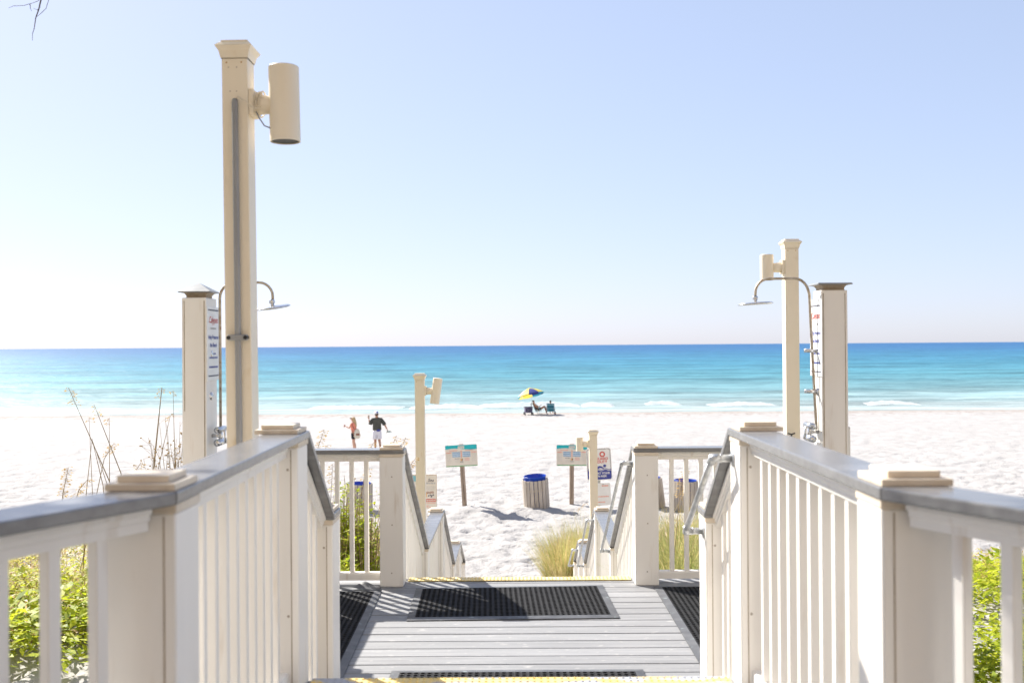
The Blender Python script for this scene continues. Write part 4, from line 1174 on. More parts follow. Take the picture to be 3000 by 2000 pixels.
# ------------------------------------------------------------------ people
def skin(name, pts, edges, mat, parent, subdiv=2):
    """pts: {key: (co, radius)}; tapering continuous surface grown from a skeleton"""
    keys = list(pts)
    me = bpy.data.meshes.new(name)
    me.from_pydata([pts[k][0] for k in keys], [(keys.index(a), keys.index(b)) for a, b in edges], [])
    me.materials.append(mat)
    o = link(bpy.data.objects.new(name, me), parent)
    s = o.modifiers.new('skin', 'SKIN'); s.use_smooth_shade = True
    sv = me.skin_vertices[0].data
    for i, k in enumerate(keys):
        r = pts[k][1]
        sv[i].radius = r if hasattr(r, '__len__') else (r, r)
        sv[i].use_root = (i == 0)
    d = o.modifiers.new('sub', 'SUBSURF'); d.levels = subdiv; d.render_levels = subdiv
    return o
def hand(parent, wrist, direction, curl, mat, size=.085):
    """palm with four fingers and a thumb as one skinned chain set"""
    wv = Vector(wrist); d = Vector(direction).normalized()
    side = d.cross(Vector((0, 0, 1)));
    if side.length < .1: side = d.cross(Vector((0, 1, 0)))
    side.normalize(); nn = side.cross(d).normalized()
    pts = {'w': (wv, .024), 'p': (wv + d * size * .6, (.038, .018))}
    ed = [('w', 'p')]
    for i, (o_, l) in enumerate(((-.03, .80), (-.010, 1.0), (.012, .95), (.032, .75))):
        b = wv + d * size + side * o_
        pts['a%d' % i] = (b, .010)
        m_ = b + (d * math.cos(curl) - nn * math.sin(curl)) * size * .45 * l
        pts['b%d' % i] = (m_, .009)
        pts['c%d' % i] = (m_ + (d * math.cos(curl * 2) - nn * math.sin(curl * 2)) * size * .45 * l, .007)
        ed += [('p', 'a%d' % i), ('a%d' % i, 'b%d' % i), ('b%d' % i, 'c%d' % i)]
    tb = wv + d * size * .35 + side * .04
    pts['t0'] = (tb, .012); pts['t1'] = (tb + (d * .7 + side * .5).normalized() * size * .45, .009)
    ed += [('p', 't0'), ('t0', 't1')]
    return skin('hand', pts, ed, mat, parent, 1)

def person_man():
    x, y = at_y(1105, 1326, 44.0).x, 44.0
    t = thing('person', 'person in olive shirt, white shorts and cap carrying dark sandals', 'person', (0, 0, 0))
    b = {'pel': ((0, 0, .93), (.155, .11)), 'wst': ((0, 0, 1.10), (.145, .10)), 'chs': ((0, 0, 1.34), (.165, .11)), 'nkb': ((0, 0, 1.49), (.075, .07)), 'nk': ((-.01, -.0, 1.545), .055), 'hd': ((-.025, .0, 1.64), (.078, .09)), 'tp': ((-.03, .0, 1.735), (.055, .06)),
         'ls': ((-.18, 0, 1.43), .062), 'le': ((-.30, -.02, 1.20), .046), 'lw': ((-.355, .02, 1.42), .030),
         'rs': ((.18, 0, 1.43), .062), 're': ((.33, -.02, 1.20), .046), 'rw': ((.44, .0, .98), .031),
         'lh': ((-.09, 0, .88), .092), 'lk': ((-.08, .03, .50), .064), 'lc': ((-.08, -.02, .34), .055), 'la': ((-.075, -.02, .09), .038), 'lf': ((-.08, .13, .035), (.035, .025)),
         'rh': ((.09, 0, .88), .092), 'rk': ((.10, .0, .50), .064), 'rc': ((.135, -.10, .35), .054), 'ra': ((.16, -.2, .15), .038), 'rf': ((.165, -.12, .05), (.035, .025))}
    e = [('pel', 'wst'), ('wst', 'chs'), ('chs', 'nkb'), ('nkb', 'nk'), ('nk', 'hd'), ('hd', 'tp'), ('chs', 'ls'), ('ls', 'le'), ('le', 'lw'), ('chs', 'rs'), ('rs', 're'), ('re', 'rw'),
         ('pel', 'lh'), ('lh', 'lk'), ('lk', 'lc'), ('lc', 'la'), ('la', 'lf'), ('pel', 'rh'), ('rh', 'rk'), ('rk', 'rc'), ('rc', 'ra'), ('ra', 'rf')]
    skin('body', b, e, M['skin2'], t)
    sh = {'c': ((0, 0, 1.36), (.205, .145)), 'n': ((0, 0, 1.475), (.12, .10)), 'n2': ((0, 0, 1.515), (.075, .07)), 'w': ((.0, 0, 1.15), (.20, .145)), 'h': ((.0, 0, .955), (.215, .155)), 'h2': ((0, 0, .945), (.21, .15)),
          'ls': ((-.19, 0, 1.42), .085), 'le': ((-.285, -.01, 1.24), .098), 'le2': ((-.30, -.01, 1.18), .10), 'rs': ((.19, 0, 1.42), .085), 're': ((.315, -.01, 1.22), .098), 're2': ((.345, -.01, 1.16), .10)}
    skin('shirt', sh, [('c', 'n'), ('n', 'n2'), ('c', 'w'), ('w', 'h'), ('h', 'h2'), ('c', 'ls'), ('ls', 'le'), ('le', 'le2'), ('c', 'rs'), ('rs', 're'), ('re', 're2')], M['olive'], t)
    so = {'p': ((0, 0, .93), (.175, .13)), 't': ((0, 0, 1.0), (.165, .12)), 'l1': ((-.10, 0, .82), .118), 'l2': ((-.10, .01, .56), .112), 'l3': ((-.10, .01, .545), .11), 'r1': ((.10, 0, .82), .118), 'r2': ((.105, 0, .56), .112), 'r3': ((.105, 0, .545), .11)}
    skin('shorts', so, [('t', 'p'), ('p', 'l1'), ('l1', 'l2'), ('l2', 'l3'), ('p', 'r1'), ('r1', 'r2'), ('r2', 'r3')], M['wshort'], t)
    obj('hair', ellipsoid((-.012, -.022, 1.645), (.085, .078, .075)), M['hair2'], t, (0, 0, 0), True)
    obj('cap', join(ellipsoid((-.025, .0, 1.705), (.094, .104, .082)), ellipsoid((-.085, .06, 1.685), (.085, .06, .014))), M['white_sign'], t, (0, 0, 0), True)
    obj('cap_patch', ellipsoid((.005, -.055, 1.735), (.062, .055, .042)), M['navy'], t, (0, 0, 0), True)
    obj('hip_pouch', ellipsoid((.075, -.125, .945), (.095, .05, .05)), M['navy'], t, (0, 0, 0), True)
    hand(t, (-.355, .02, 1.42), (-.15, .1, 1), .7, M['skin2'])
    hand(t, (.44, .0, .98), (.35, .0, -1), .8, M['skin2'])
    g = gz(x, y)
    for ch in t.children: pass
    t.location = (x, y, g); t.rotation_euler = (0, 0, R(4))
    c = thing('drink_cup', 'drink cup held up by the person in the olive shirt', 'cup', (x - .375, y + .06, g + 1.44))
    obj('cup_body', lathe([(.001, 0), (.030, 0), (.038, .12), (.039, .13)], 14), M['canvas'], c, (x - .375, y + .06, g + 1.44), True)
    obj('cup_lid', move(lathe([(.041, .125), (.041, .14), (.034, .155), (.001, .157)], 14), (0, 0, 0)), M['black'], c, (x - .375, y + .06, g + 1.44), True)
    for k, (dx, dz, a) in enumerate(((.50, .855, R(-12)), (.545, .885, R(16)))):
        s = thing('sandal', 'dark sandal held in the right hand, %s of the pair' % ('lower' if k == 0 else 'upper'), 'sandal', (x + dx, y, g + dz), 'pair of dark sandals')
        Mt = Matrix.Rotation(a, 4, 'Y')
        obj('sole', xf(ellipsoid((0, 0, 0), (.135, .045, .014), 14, 6), Mt), M['chair_g'], s, (x + dx, y, g + dz), True)
        obj('strap', xf(frame_tube([(-.02, -.04, .01), (.02, -.02, .04), (.05, 0, .012)], .007, 6), Mt), M['black'], s, (x + dx, y, g + dz), True)
person_man()

def person_woman():
    y = 44.3; x = at_y(1037, 1322, y).x
    t = thing('person', 'person with long blonde hair, coral top and black shorts', 'person', (0, 0, 0))
    b = {'pel': ((0, 0, .84), (.145, .115)), 'wst': ((-.01, 0, 1.0), (.115, .09)), 'chs': ((-.02, 0, 1.20), (.13, .105)), 'nkb': ((-.03, 0, 1.325), (.062, .06)), 'nk': ((-.045, 0, 1.375), .045), 'hd': ((-.07, 0, 1.47), (.085, .072)), 'tp': ((-.06, .0, 1.56), (.055, .055)), 'ns': ((-.152, 0, 1.455), .014),
         'fs': ((-.04, -.12, 1.28), .05), 'fe': ((-.16, -.15, 1.06), .037), 'fw': ((-.32, -.10, 1.13), .026),
         'bs': ((-.02, .12, 1.28), .05), 'be': ((-.09, .16, 1.05), .037), 'bw': ((-.22, .14, 1.0), .026),
         'lh': ((.0, -.08, .78), .092), 'lk': ((.02, -.07, .44), .060), 'lc': ((.075, -.07, .32), .055), 'la': ((.10, -.07, .08), .034), 'lf': ((-.01, -.07, .035), (.03, .024)),
         'rh': ((.0, .08, .78), .092), 'rk': ((-.05, .07, .44), .060), 'rc': ((-.03, .07, .31), .054), 'ra': ((-.02, .07, .08), .034), 'rf': ((-.13, .07, .035), (.03, .024))}
    e = [('pel', 'wst'), ('wst', 'chs'), ('chs', 'nkb'), ('nkb', 'nk'), ('nk', 'hd'), ('hd', 'tp'), ('hd', 'ns'), ('chs', 'fs'), ('fs', 'fe'), ('fe', 'fw'), ('chs', 'bs'), ('bs', 'be'), ('be', 'bw'),
         ('pel', 'lh'), ('lh', 'lk'), ('lk', 'lc'), ('lc', 'la'), ('la', 'lf'), ('pel', 'rh'), ('rh', 'rk'), ('rk', 'rc'), ('rc', 'ra'), ('ra', 'rf')]
    skin('body', b, e, M['skin'], t)
    tp = {'c': ((-.015, 0, 1.19), (.15, .135)), 'n': ((-.025, 0, 1.30), (.10, .12)), 'w': ((0, 0, 1.02), (.145, .12)), 'h': ((.01, 0, .90), (.165, .135)), 'h2': ((.01, 0, .885), (.163, .132)), 'a': ((-.04, -.13, 1.26), .062), 'a2': ((-.10, -.145, 1.16), .055), 'b': ((-.02, .13, 1.26), .062), 'b2': ((-.06, .15, 1.15), .055)}
    skin('top', tp, [('c', 'n'), ('c', 'w'), ('w', 'h'), ('h', 'h2'), ('c', 'a'), ('a', 'a2'), ('c', 'b'), ('b', 'b2')], M['coral'], t)
    so = {'p': ((0, 0, .84), (.160, .14)), 't': ((0, 0, .91), (.145, .12)), 'l1': ((.01, -.085, .73), .112), 'l2': ((.01, -.08, .585), .100), 'l3': ((.01, -.08, .575), .098), 'r1': ((.0, .085, .73), .112), 'r2': ((-.02, .08, .585), .10), 'r3': ((-.02, .08, .575), .098)}
    skin('shorts', so, [('t', 'p'), ('p', 'l1'), ('l1', 'l2'), ('l2', 'l3'), ('p', 'r1'), ('r1', 'r2'), ('r2', 'r3')], M['bshort'], t)
    hr = {'a': ((-.045, 0, 1.545), (.082, .085)), 'b': ((.0, 0, 1.46), (.080, .088)), 'c': ((.045, -.02, 1.34), (.075, .085)), 'd': ((.085, -.03, 1.20), (.055, .07)), 'e': ((.105, -.03, 1.09), (.03, .045))}
    skin('hair', hr, [('a', 'b'), ('b', 'c'), ('c', 'd'), ('d', 'e')], M['hair'], t)
    obj('sunglasses', join(box(-.155, -.05, -.078, -.068, 1.475, 1.502, .003), box(-.160, -.150, -.07, .07, 1.470, 1.505, .003)), M['black'], t)
    hand(t, (-.32, -.10, 1.13), (-1, .1, .25), .6, M['skin'])
    g = gz(x, y)
    t.location = (x, y, g); t.rotation_euler = (0, 0, R(-10))
    bp = thing('backpack', 'cream canvas backpack with brown flap slung on the blonde person', 'backpack', (x + .17, y - .16, g + .60))
    at = (x + .17, y - .16, g + .60)
    v, f = ellipsoid((0, 0, .21), (.150, .085, .235), 16, 12)
    v = [(a * (1.12 if c < .2 else .92), b_, max(c, .0)) for a, b_, c in v]
    obj('pack_body', (v, f), M['canvas'], bp, at, True)
    obj('front_pocket', xf(box(-.085, .085, -.03, .02, .02, .2, .012), Matrix.Translation((.03, -.07, .0))), M['canvas'], bp, at)
    obj('flap', box(-.035, .125, -.105, -.085, .15, .235, .006), M['leather'], bp, at)
    obj('shoulder_strap', frame_tube([(-.02, -.02, .40), (-.14, -.07, .47), (-.22, -.06, .62), (-.26, .02, .72)], .014, 6), M['leather'], bp, at, True)
    obj('shoulder_strap', frame_tube([(-.10, -.03, .08), (-.19, -.09, .30), (-.22, -.06, .40)], .012, 6), M['leather'], bp, at, True)
    d = thing('snack_cone', 'small brown snack held by the blonde person', 'snack', (x - .40, y - .05, g + 1.13))
    obj('cone', lathe([(.001, -.05), (.028, .03), (.034, .06), (.001, .085)], 10), M['leather'], d, (x - .40, y - .05, g + 1.13), True)
person_woman()

# ------------------------------------------------------------------ group by the water
def umbrella():
    D = 74.2
    base = at_y(1557, 1208, D); g = gz(base.x, D)
    t = thing('beach_umbrella', 'tilted beach umbrella with yellow, white, navy and teal panels', 'umbrella', (0, 0, 0))
    n, r, h = 8, 1.0, .46
    tilt = Matrix.Translation((-.06, 0, 1.47)) @ Matrix.Rotation(R(-13), 4, 'Y') @ Matrix.Rotation(R(-9), 4, 'X')
    obj('pole', frame_tube([(.02, 0, -.3), (-.01, 0, 1.3), (-.06, 0, 1.47), tuple(tilt @ Vector((0, 0, h - .02)))], .018, 8), M['alu'], t, (0, 0, 0), True)
    mats = ['umb_w', 'umb_n', 'umb_y', 'umb_w', 'umb_w', 'umb_y', 'umb_n', 'umb_y']
    S = 6
    for k in range(n):
        a0, a1 = 2 * math.pi * (k - .15) / n, 2 * math.pi * (k + .85) / n
        v, f = [], []
        for i in range(S + 1):
            q = i / S
            for j in range(4):
                a = a0 + (a1 - a0) * j / 3
                sag = 1 - .05 * math.sin(math.pi * j / 3) * q
                v.append((r * q * sag * math.cos(a), r * q * sag * math.sin(a), h * (1 - q ** 1.8)))
        for i in range(S):
            for j in range(3): f.append((i * 4 + j, (i + 1) * 4 + j, (i + 1) * 4 + j + 1, i * 4 + j + 1))
        pn = obj('panel', xf((v, f), tilt), M[mats[k]], t, (0, 0, 0), True)
        vv, ff = [], []
        for j in range(4):
            a = a0 + (a1 - a0) * j / 3; sag = 1 - .05 * math.sin(math.pi * j / 3)
            vv += [(r * sag * math.cos(a), r * sag * math.sin(a), 0), (r * .99 * sag * math.cos(a), r * .99 * sag * math.sin(a), -.10 - .03 * math.sin(math.pi * j / 3))]
        for j in range(3): ff.append((j * 2, j * 2 + 1, j * 2 + 3, j * 2 + 2))
        obj('valance', xf((vv, ff), tilt), M[('umb_n', 'umb_t', 'umb_y', 'umb_y', 'umb_t', 'umb_y', 'umb_n', 'umb_t')[k]], pn)
        obj('rib', xf(frame_tube([(0, 0, h - .02), (.5 * r * math.cos(a0), .5 * r * math.sin(a0), h * .70), (r * math.cos(a0), r * math.sin(a0), -.01)], .008, 5), tilt), M['alu'], t)
    obj('vent_cap', xf(lathe([(.001, h + .06), (.12, h + .02), (.22, h - .02)], 16), tilt), M['umb_y'], t)
    t.location = (base.x, D, g)
umbrella()

def beach_chair(label, x, y, rz, cloth, stripe, group):
    g = gz(x, y)
    t = thing('beach_chair', label, 'chair', (0, 0, 0), group)
    # local: faces +X; seat low, back reclined
    prof = [(-.42, .86), (-.36, .70), (-.28, .50), (-.20, .33), (-.14, .25), (.05, .23), (.25, .27), (.34, .30)]
    nb = 7
    tot = len(prof) - 1
    W_ = .27
    for i in range(tot):
        (x0, z0), (x1, z1) = prof[i], prof[i + 1]
        for k in range(2):
            a, b_ = k / 2, (k + .92) / 2
            p0 = (x0 + (x1 - x0) * a, z0 + (z1 - z0) * a); p1 = (x0 + (x1 - x0) * b_, z0 + (z1 - z0) * b_)
            obj('cloth_band', ([(p0[0], -W_, p0[1]), (p0[0], W_, p0[1]), (p1[0], W_, p1[1]), (p1[0], -W_, p1[1])], [(0, 1, 2, 3)]), M[stripe if (i * 2 + k) % 3 == 1 else cloth], t)
    for s in (-1, 1):
        ys = s * (W_ + .02)
        obj('back_frame', frame_tube([(-.43, ys, .88), (-.16, ys, .24), (.0, ys, .05), (.22, ys, .04)], .014, 7), M['alu'], t, (0, 0, 0), True)
        obj('seat_frame', frame_tube([(.36, ys, .31), (.02, ys, .22), (-.18, ys, .05), (-.34, ys, .03)], .014, 7), M['alu'], t, (0, 0, 0), True)
        obj('armrest', box(-.28, .16, ys - .03, ys + .03, .44, .47, .008), M['black'], t)
        obj('arm_support', frame_tube([(.12, ys, .45), (.18, ys, .26)], .012, 6), M['alu'], t)
    t.location = (x, y, g); t.rotation_euler = (0, 0, rz)
    return t, g
def reclining():
    y = 74.3; c = at_y(1578, 1210, y)
    rz = R(-14)
    t, g = beach_chair('low green beach chair under the umbrella with a reclining person', c.x, y, rz, 'chair_g', 'chair_g', 'low folding beach chairs')
    p = thing('person', 'bare-chested person reclining in the low beach chair facing right', 'person', (0, 0, 0))
    b = {'pel': ((-.06, 0, .34), (.15, .12)), 'wst': ((-.15, 0, .46), (.14, .11)), 'chs': ((-.27, 0, .66), (.16, .12)), 'nkb': ((-.345, 0, .80), (.07, .06)), 'nk': ((-.365, 0, .85), .055), 'hd': ((-.385, 0, .95), (.088, .076)), 'tp': ((-.39, 0, 1.03), .055), 'ns': ((-.30, 0, .965), .015),
         'fs': ((-.29, -.18, .72), .058), 'fe': ((-.10, -.25, .52), .044), 'fw': ((.10, -.18, .62), .030), 'bs': ((-.29, .18, .72), .058), 'be': ((-.06, .25, .55), .044), 'bw': ((.12, .15, .66), .030),
         'lh': ((.02, -.10, .34), .095), 'lk': ((.46, -.10, .58), .066), 'lc': ((.54, -.10, .42), .058), 'la': ((.64, -.10, .09), .038), 'lf': ((.76, -.10, .04), (.032, .026)),
         'rh': ((.02, .10, .34), .095), 'rk': ((.44, .10, .62), .066), 'rc': ((.52, .10, .45), .058), 'ra': ((.58, .10, .09), .038), 'rf': ((.70, .10, .04), (.032, .026))}
    e = [('pel', 'wst'), ('wst', 'chs'), ('chs', 'nkb'), ('nkb', 'nk'), ('nk', 'hd'), ('hd', 'tp'), ('hd', 'ns'), ('chs', 'fs'), ('fs', 'fe'), ('fe', 'fw'), ('chs', 'bs'), ('bs', 'be'), ('be', 'bw'), ('pel', 'lh'), ('lh', 'lk'), ('lk', 'lc'), ('lc', 'la'), ('la', 'lf'), ('pel', 'rh'), ('rh', 'rk'), ('rk', 'rc'), ('rc', 'ra'), ('ra', 'rf')]
    skin('body', b, e, M['skin2'], p)
    so = {'p': ((-.03, 0, .36), (.17, .14)), 'w': ((-.11, 0, .43), (.155, .12)), 'l': ((.08, -.10, .38), .115), 'l2': ((.26, -.10, .48), .098), 'r': ((.08, .10, .38), .115), 'r2': ((.25, .10, .50), .098)}
    skin('swim_shorts', so, [('w', 'p'), ('p', 'l'), ('l', 'l2'), ('p', 'r'), ('r', 'r2')], M['chair_g'], p)
    obj('hair', ellipsoid((-.415, 0, .975), (.078, .08, .082)), M['hair2'], p, (0, 0, 0), True)
    hand(p, (.10, -.18, .62), (.7, .3, .5), .6, M['skin2']); hand(p, (.12, .15, .66), (.7, -.3, .5), .6, M['skin2'])
    p.location = (c.x, y, g); p.rotation_euler = (0, 0, rz)
    q = at_y(1614, 1209, 74.0)
    t2, g2 = beach_chair('teal striped beach chair seen from behind, right of the umbrella', q.x, 74.0, R(84), 'chair_t', 'chair_l', 'low folding beach chairs')
    p2 = thing('person', 'person sitting in the teal striped chair, only the head showing', 'person', (0, 0, 0))
    b2 = dict(b)
    skin('body', b2, e, M['skin'], p2)
    skin('swim_shorts', so, [('w', 'p'), ('p', 'l'), ('l', 'l2'), ('p', 'r'), ('r', 'r2')], M['navy'], p2)
    obj('hair', ellipsoid((-.415, 0, .985), (.080, .085, .080)), M['hair2'], p2, (0, 0, 0), True)
    p2.location = (q.x, 74.0, g2 + .02); p2.rotation_euler = (0, 0, R(84))
    # thermos beside the chair
    k = at_y(1626, 1211, 73.9)
    th = thing('drink_flask', 'small dark flask standing beside the teal chair', 'flask', (k.x, 73.9, gz(k.x, 73.9)))
    at = (k.x, 73.9, gz(k.x, 73.9) - .01)
    obj('flask_body', lathe([(.001, 0), (.065, 0), (.065, .17), (.05, .19)], 14), M['leather'], th, at, True)
    obj('flask_lid', lathe([(.05, .185), (.055, .20), (.055, .25), (.001, .255)], 14), M['black'], th, at, True)
reclining()
def wagon():
    y = 73.6; c = at_y(1548, 1216, y); g = gz(c.x, y)
    t = thing('folding_wagon', 'plum cloth folding beach wagon left of the umbrella', 'wagon', (0, 0, 0))
    v = [(-.25, -.40, .22), (.25, -.40, .22), (.25, .40, .22), (-.25, .40, .22), (-.28, -.42, .62), (.28, -.42, .62), (.28, .42, .62), (-.28, .42, .62)]
    obj('cloth_tub', (v, [(3, 2, 1, 0), (0, 1, 5, 4), (1, 2, 6, 5), (2, 3, 7, 6), (3, 0, 4, 7)]), M['cart'], t)
    for a, b_ in (((-.27, -.43, .22), (.27, -.43, .62)), ((.27, -.43, .22), (-.27, -.43, .62))):
        obj('cross_brace', frame_tube([a, b_], .012, 6), M['conduit'], t)
    for sx in (-1, 1):
        obj('top_rail', frame_tube([(sx * .29, -.43, .63), (sx * .29, .43, .63)], .014, 6), M['black'], t)
        for sy in (-1, 1):
            obj('leg', frame_tube([(sx * .26, sy * .38, .22), (sx * .26, sy * .38, .10)], .014, 6), M['conduit'], t)
            wh = obj('wheel', xf(join(lathe([(.07, -.035), (.115, -.035), (.125, -.02), (.125, .02), (.115, .035), (.07, .035), (.07, -.035)], 20)), Matrix.Translation((sx * .285, sy * .38, .12)) @ Matrix.Rotation(R(90), 4, 'Y')), M['black'], t, (0, 0, 0), True)
            obj('hub', xf(lathe([(.001, .03), (.072, .03), (.072, -.03), (.001, -.03)], 14), Matrix.Translation((sx * .285, sy * .38, .12)) @ Matrix.Rotation(R(90), 4, 'Y')), M['alu'], wh)
    obj('pull_handle', join(frame_tube([(.02, -.44, .30), (.16, -.5, .84)], .012, 6), frame_tube([(.10, -.5, .86), (.12, -.51, .84), (.20, -.51, .84), (.23, -.5, .88), (.20, -.5, .92), (.12, -.5, .92), (.10, -.5, .86)], .011, 6)), M['black'], t, (0, 0, 0), True)
    t.location = (c.x, y, g); t.rotation_euler = (0, 0, R(6))
wagon()

# ------------------------------------------------------------------ vegetation
def leaves_np(cx, cy, cz, size, upbias=.6, wid=.42, rng=RNG):
    """one folded leaf (two triangles as a quad) at every centre"""
    n = len(cx)
    az = rng.uniform(0, 2 * math.pi, n)
    el = rng.uniform(-.35, 1.1, n) * upbias
    d = np.stack([np.cos(az) * np.cos(el), np.sin(az) * np.cos(el), np.sin(el)], -1)
    side = np.stack([-np.sin(az), np.cos(az), rng.uniform(-.5, .5, n)], -1)
    side /= np.linalg.norm(side, axis=1)[:, None]
    nr = np.cross(d, side)
    c = np.stack([cx, cy, cz], -1)
    s = np.asarray(size)[:, None]
    v = np.stack([c, c + d * s * .5 + side * s * wid * .5 + nr * s * .06, c + d * s, c + d * s * .5 - side * s * wid * .5 + nr * s * .06], 1).reshape(-1, 3)
    f = np.arange(n * 4).reshape(n, 4)
    return v, f
def blades_np(bx, by, bz, L, w, lean_az, lean, curl, seg=4, rng=RNG):
    """curved tapering grass blades as strips of quads"""
    n = len(bx)
    V = []
    side = np.stack([-np.sin(lean_az + rng.normal(0, .9, n)), np.cos(lean_az), np.zeros(n)], -1)
    side /= np.linalg.norm(side, axis=1)[:, None]
    p = np.stack([bx, by, bz], -1)
    ang = lean.copy()
    for i in range(seg + 1):
        ww = (w * (1 - (i / seg) ** 1.6) + .0006)[:, None]
        V.append(p - side * ww / 2); V.append(p + side * ww / 2)
        st = (L / seg)
        p = p + np.stack([np.cos(lean_az) * np.sin(ang) * st, np.sin(lean_az) * np.sin(ang) * st, np.cos(ang) * st], -1)
        ang = ang + curl / seg
    V = np.stack(V, 1)                       # n, 2(seg+1), 3
    v = V.reshape(-1, 3)
    base = np.arange(n)[:, None, None] * (2 * (seg + 1))
    q = np.array([[2 * i, 2 * i + 1, 2 * i + 3, 2 * i + 2] for i in range(seg)])[None]
    f = (base + q).reshape(-1, 4)
    return v, f
def stuff_obj(name, geos, mat, label, parent=None):
    v, f, n = [], [], 0
    for a, b in geos:
        v.append(a); f.append(b + n); n += len(a)
    me = np_mesh(name, np.concatenate(v), np.concatenate(f), mat)
    o = link(bpy.data.objects.new(name, me), parent)
    if parent is None: tag(o, label, None, kind='stuff')
    return o
def scatter(n, x0, x1, y0, y1, dens):
    out_x, out_y = [], []
    while sum(len(a) for a in out_x) < n:
        x = RNG.uniform(x0, x1, n); y = RNG.uniform(y0, y1, n)
        k = RNG.random(n) < dens(x, y)
        out_x.append(x[k]); out_y.append(y[k])
    return np.concatenate(out_x)[:n], np.concatenate(out_y)[:n]
def clump_leaves(n_cl, per, x0, x1, y0, y1, dens, h, spread, size, **k):
    cx, cy = scatter(n_cl, x0, x1, y0, y1, dens)
    X = np.repeat(cx, per) + RNG.normal(0, spread, n_cl * per)
    Y = np.repeat(cy, per) + RNG.normal(0, spread, n_cl * per)
    hh = np.repeat(RNG.uniform(.45, 1.1, n_cl) * h, per)
    r = RNG.random(n_cl * per) ** .6
    Z = ground_base(X, Y) + hh * r
    s = RNG.uniform(.6, 1.25, n_cl * per) * size
    return leaves_np(X, Y, Z, s, **k)
def field_blades(n, x0, x1, y0, y1, dens, L, w, az, spread_az, lean, curl, seg=3):
    x, y = scatter(n, x0, x1, y0, y1, dens)
    z = ground_base(x, y) - .02
    return blades_np(x, y, z, RNG.uniform(.6, 1.2, n) * L, RNG.uniform(.7, 1.3, n) * w, RNG.normal(az, spread_az, n), RNG.uniform(.3, 1.2, n) * lean, RNG.uniform(.5, 1.5, n) * curl, seg)
# left dune: sand strip near the walkway, creeping green, dry weeds behind
def patch(x, y, ox, oy, sc, lo, hi): return sstep(lo, hi, vnoise(x * sc + ox, y * sc + oy))
dl = lambda x, y: sstep(6.6, 7.5, y + .5 * vnoise(x * 1.2, y * 1.2)) * (.25 + .75 * patch(x, y, 3, 8, .9, .25, .6))
dlg = lambda x, y: sstep(6.8, 7.6, y + .6 * vnoise(x, y)) * sstep(9.6, 8.2, y) * patch(x, y, 13, 2, .8, .2, .5)
stuff_obj('green_dune_creeper', [clump_leaves(300, 30, -6.2, -2.3, 6.6, 9.6, dlg, .36, .12, .105),
                                 clump_leaves(260, 36, -2.3, -1.2, 8.0, 10.0, lambda x, y: np.full(len(x), .8), .42, .12, .07)], M['leaf_g'], 'bright green creeping plants on the sand left of the walkway')
stuff_obj('yellow_dune_weeds', [clump_leaves(1300, 36, -8.5, -1.8, 8.0, 13.2, dl, .38, .17, .055)], M['leaf_y'], 'yellow-green dune weeds on the left beyond the creeper')
stuff_obj('dry_dune_litter', [clump_leaves(760, 30, -8.5, -1.8, 7.2, 13.4, dl, .36, .2, .055, upbias=.9, wid=.25),
                              field_blades(2600, -8.5, -1.6, 7.4, 13.2, dl, .55, .006, .3, 1.2, .5, 1.0)], M['leaf_d'], 'dry brown stems and litter among the left dune weeds')
# right dune
dr = lambda x, y: sstep(7.6, 8.6, y + .7 * vnoise(x * 1.1, y * 1.3)) * (.3 + .7 * patch(x, y, 23, 5, .9, .25, .6))
stuff_obj('green_dune_creeper', [clump_leaves(170, 30, 2.5, 7.2, 7.9, 11.0, dr, .32, .13, .105),
                                 clump_leaves(60, 46, 2.6, 3.5, 5.3, 6.6, lambda x, y: patch(x, y, 3, 3, 1.3, .45, .6), .34, .10, .075),
                                 clump_leaves(40, 46, 3.2, 4.4, 6.4, 7.2, lambda x, y: patch(x, y, 7, 3, 1.3, .45, .6), .30, .10, .075)], M['leaf_g'], 'green creeping plants on the sand right of the walkway')
stuff_obj('yellow_dune_weeds', [clump_leaves(420, 30, 2.3, 8.5, 8.4, 12.5, dr, .26, .17, .06)], M['leaf_y'], 'yellow-green weeds among the right dune plants')
stuff_obj('dry_dune_litter', [clump_leaves(420, 26, 2.0, 9.0, 9.5, 14.5, dr, .30, .2, .06, upbias=.9, wid=.22)], M['leaf_d'], 'dry brown weeds at the back of the right dune')
# dune grass behind the right landing railing
one = lambda x, y: np.ones(len(x))
stuff_obj('green_dune_grass', [field_blades(9000, 1.15, 3.0, 8.2, 11.0, one, .85, .0065, .3, 1.3, .4, 1.2, 4)], M['grass_g'], 'green and tan dune grass behind the right landing railing')
stuff_obj('tan_dune_grass', [field_blades(4200, 1.2, 3.6, 9.0, 13.0, one, .90, .0055, .2, 1.2, .35, 1.0, 4)], M['grass_t'], 'sunlit tan dune grass beyond the right landing railing')
# grass on the left below the landing
stuff_obj('tan_dune_grass', [field_blades(700, -3.2, -1.05, 8.4, 12.5, one, .85, .005, 2.6, 1.0, .3, .8, 4)], M['grass_t'], 'thin tan dune grass behind the left landing railing')

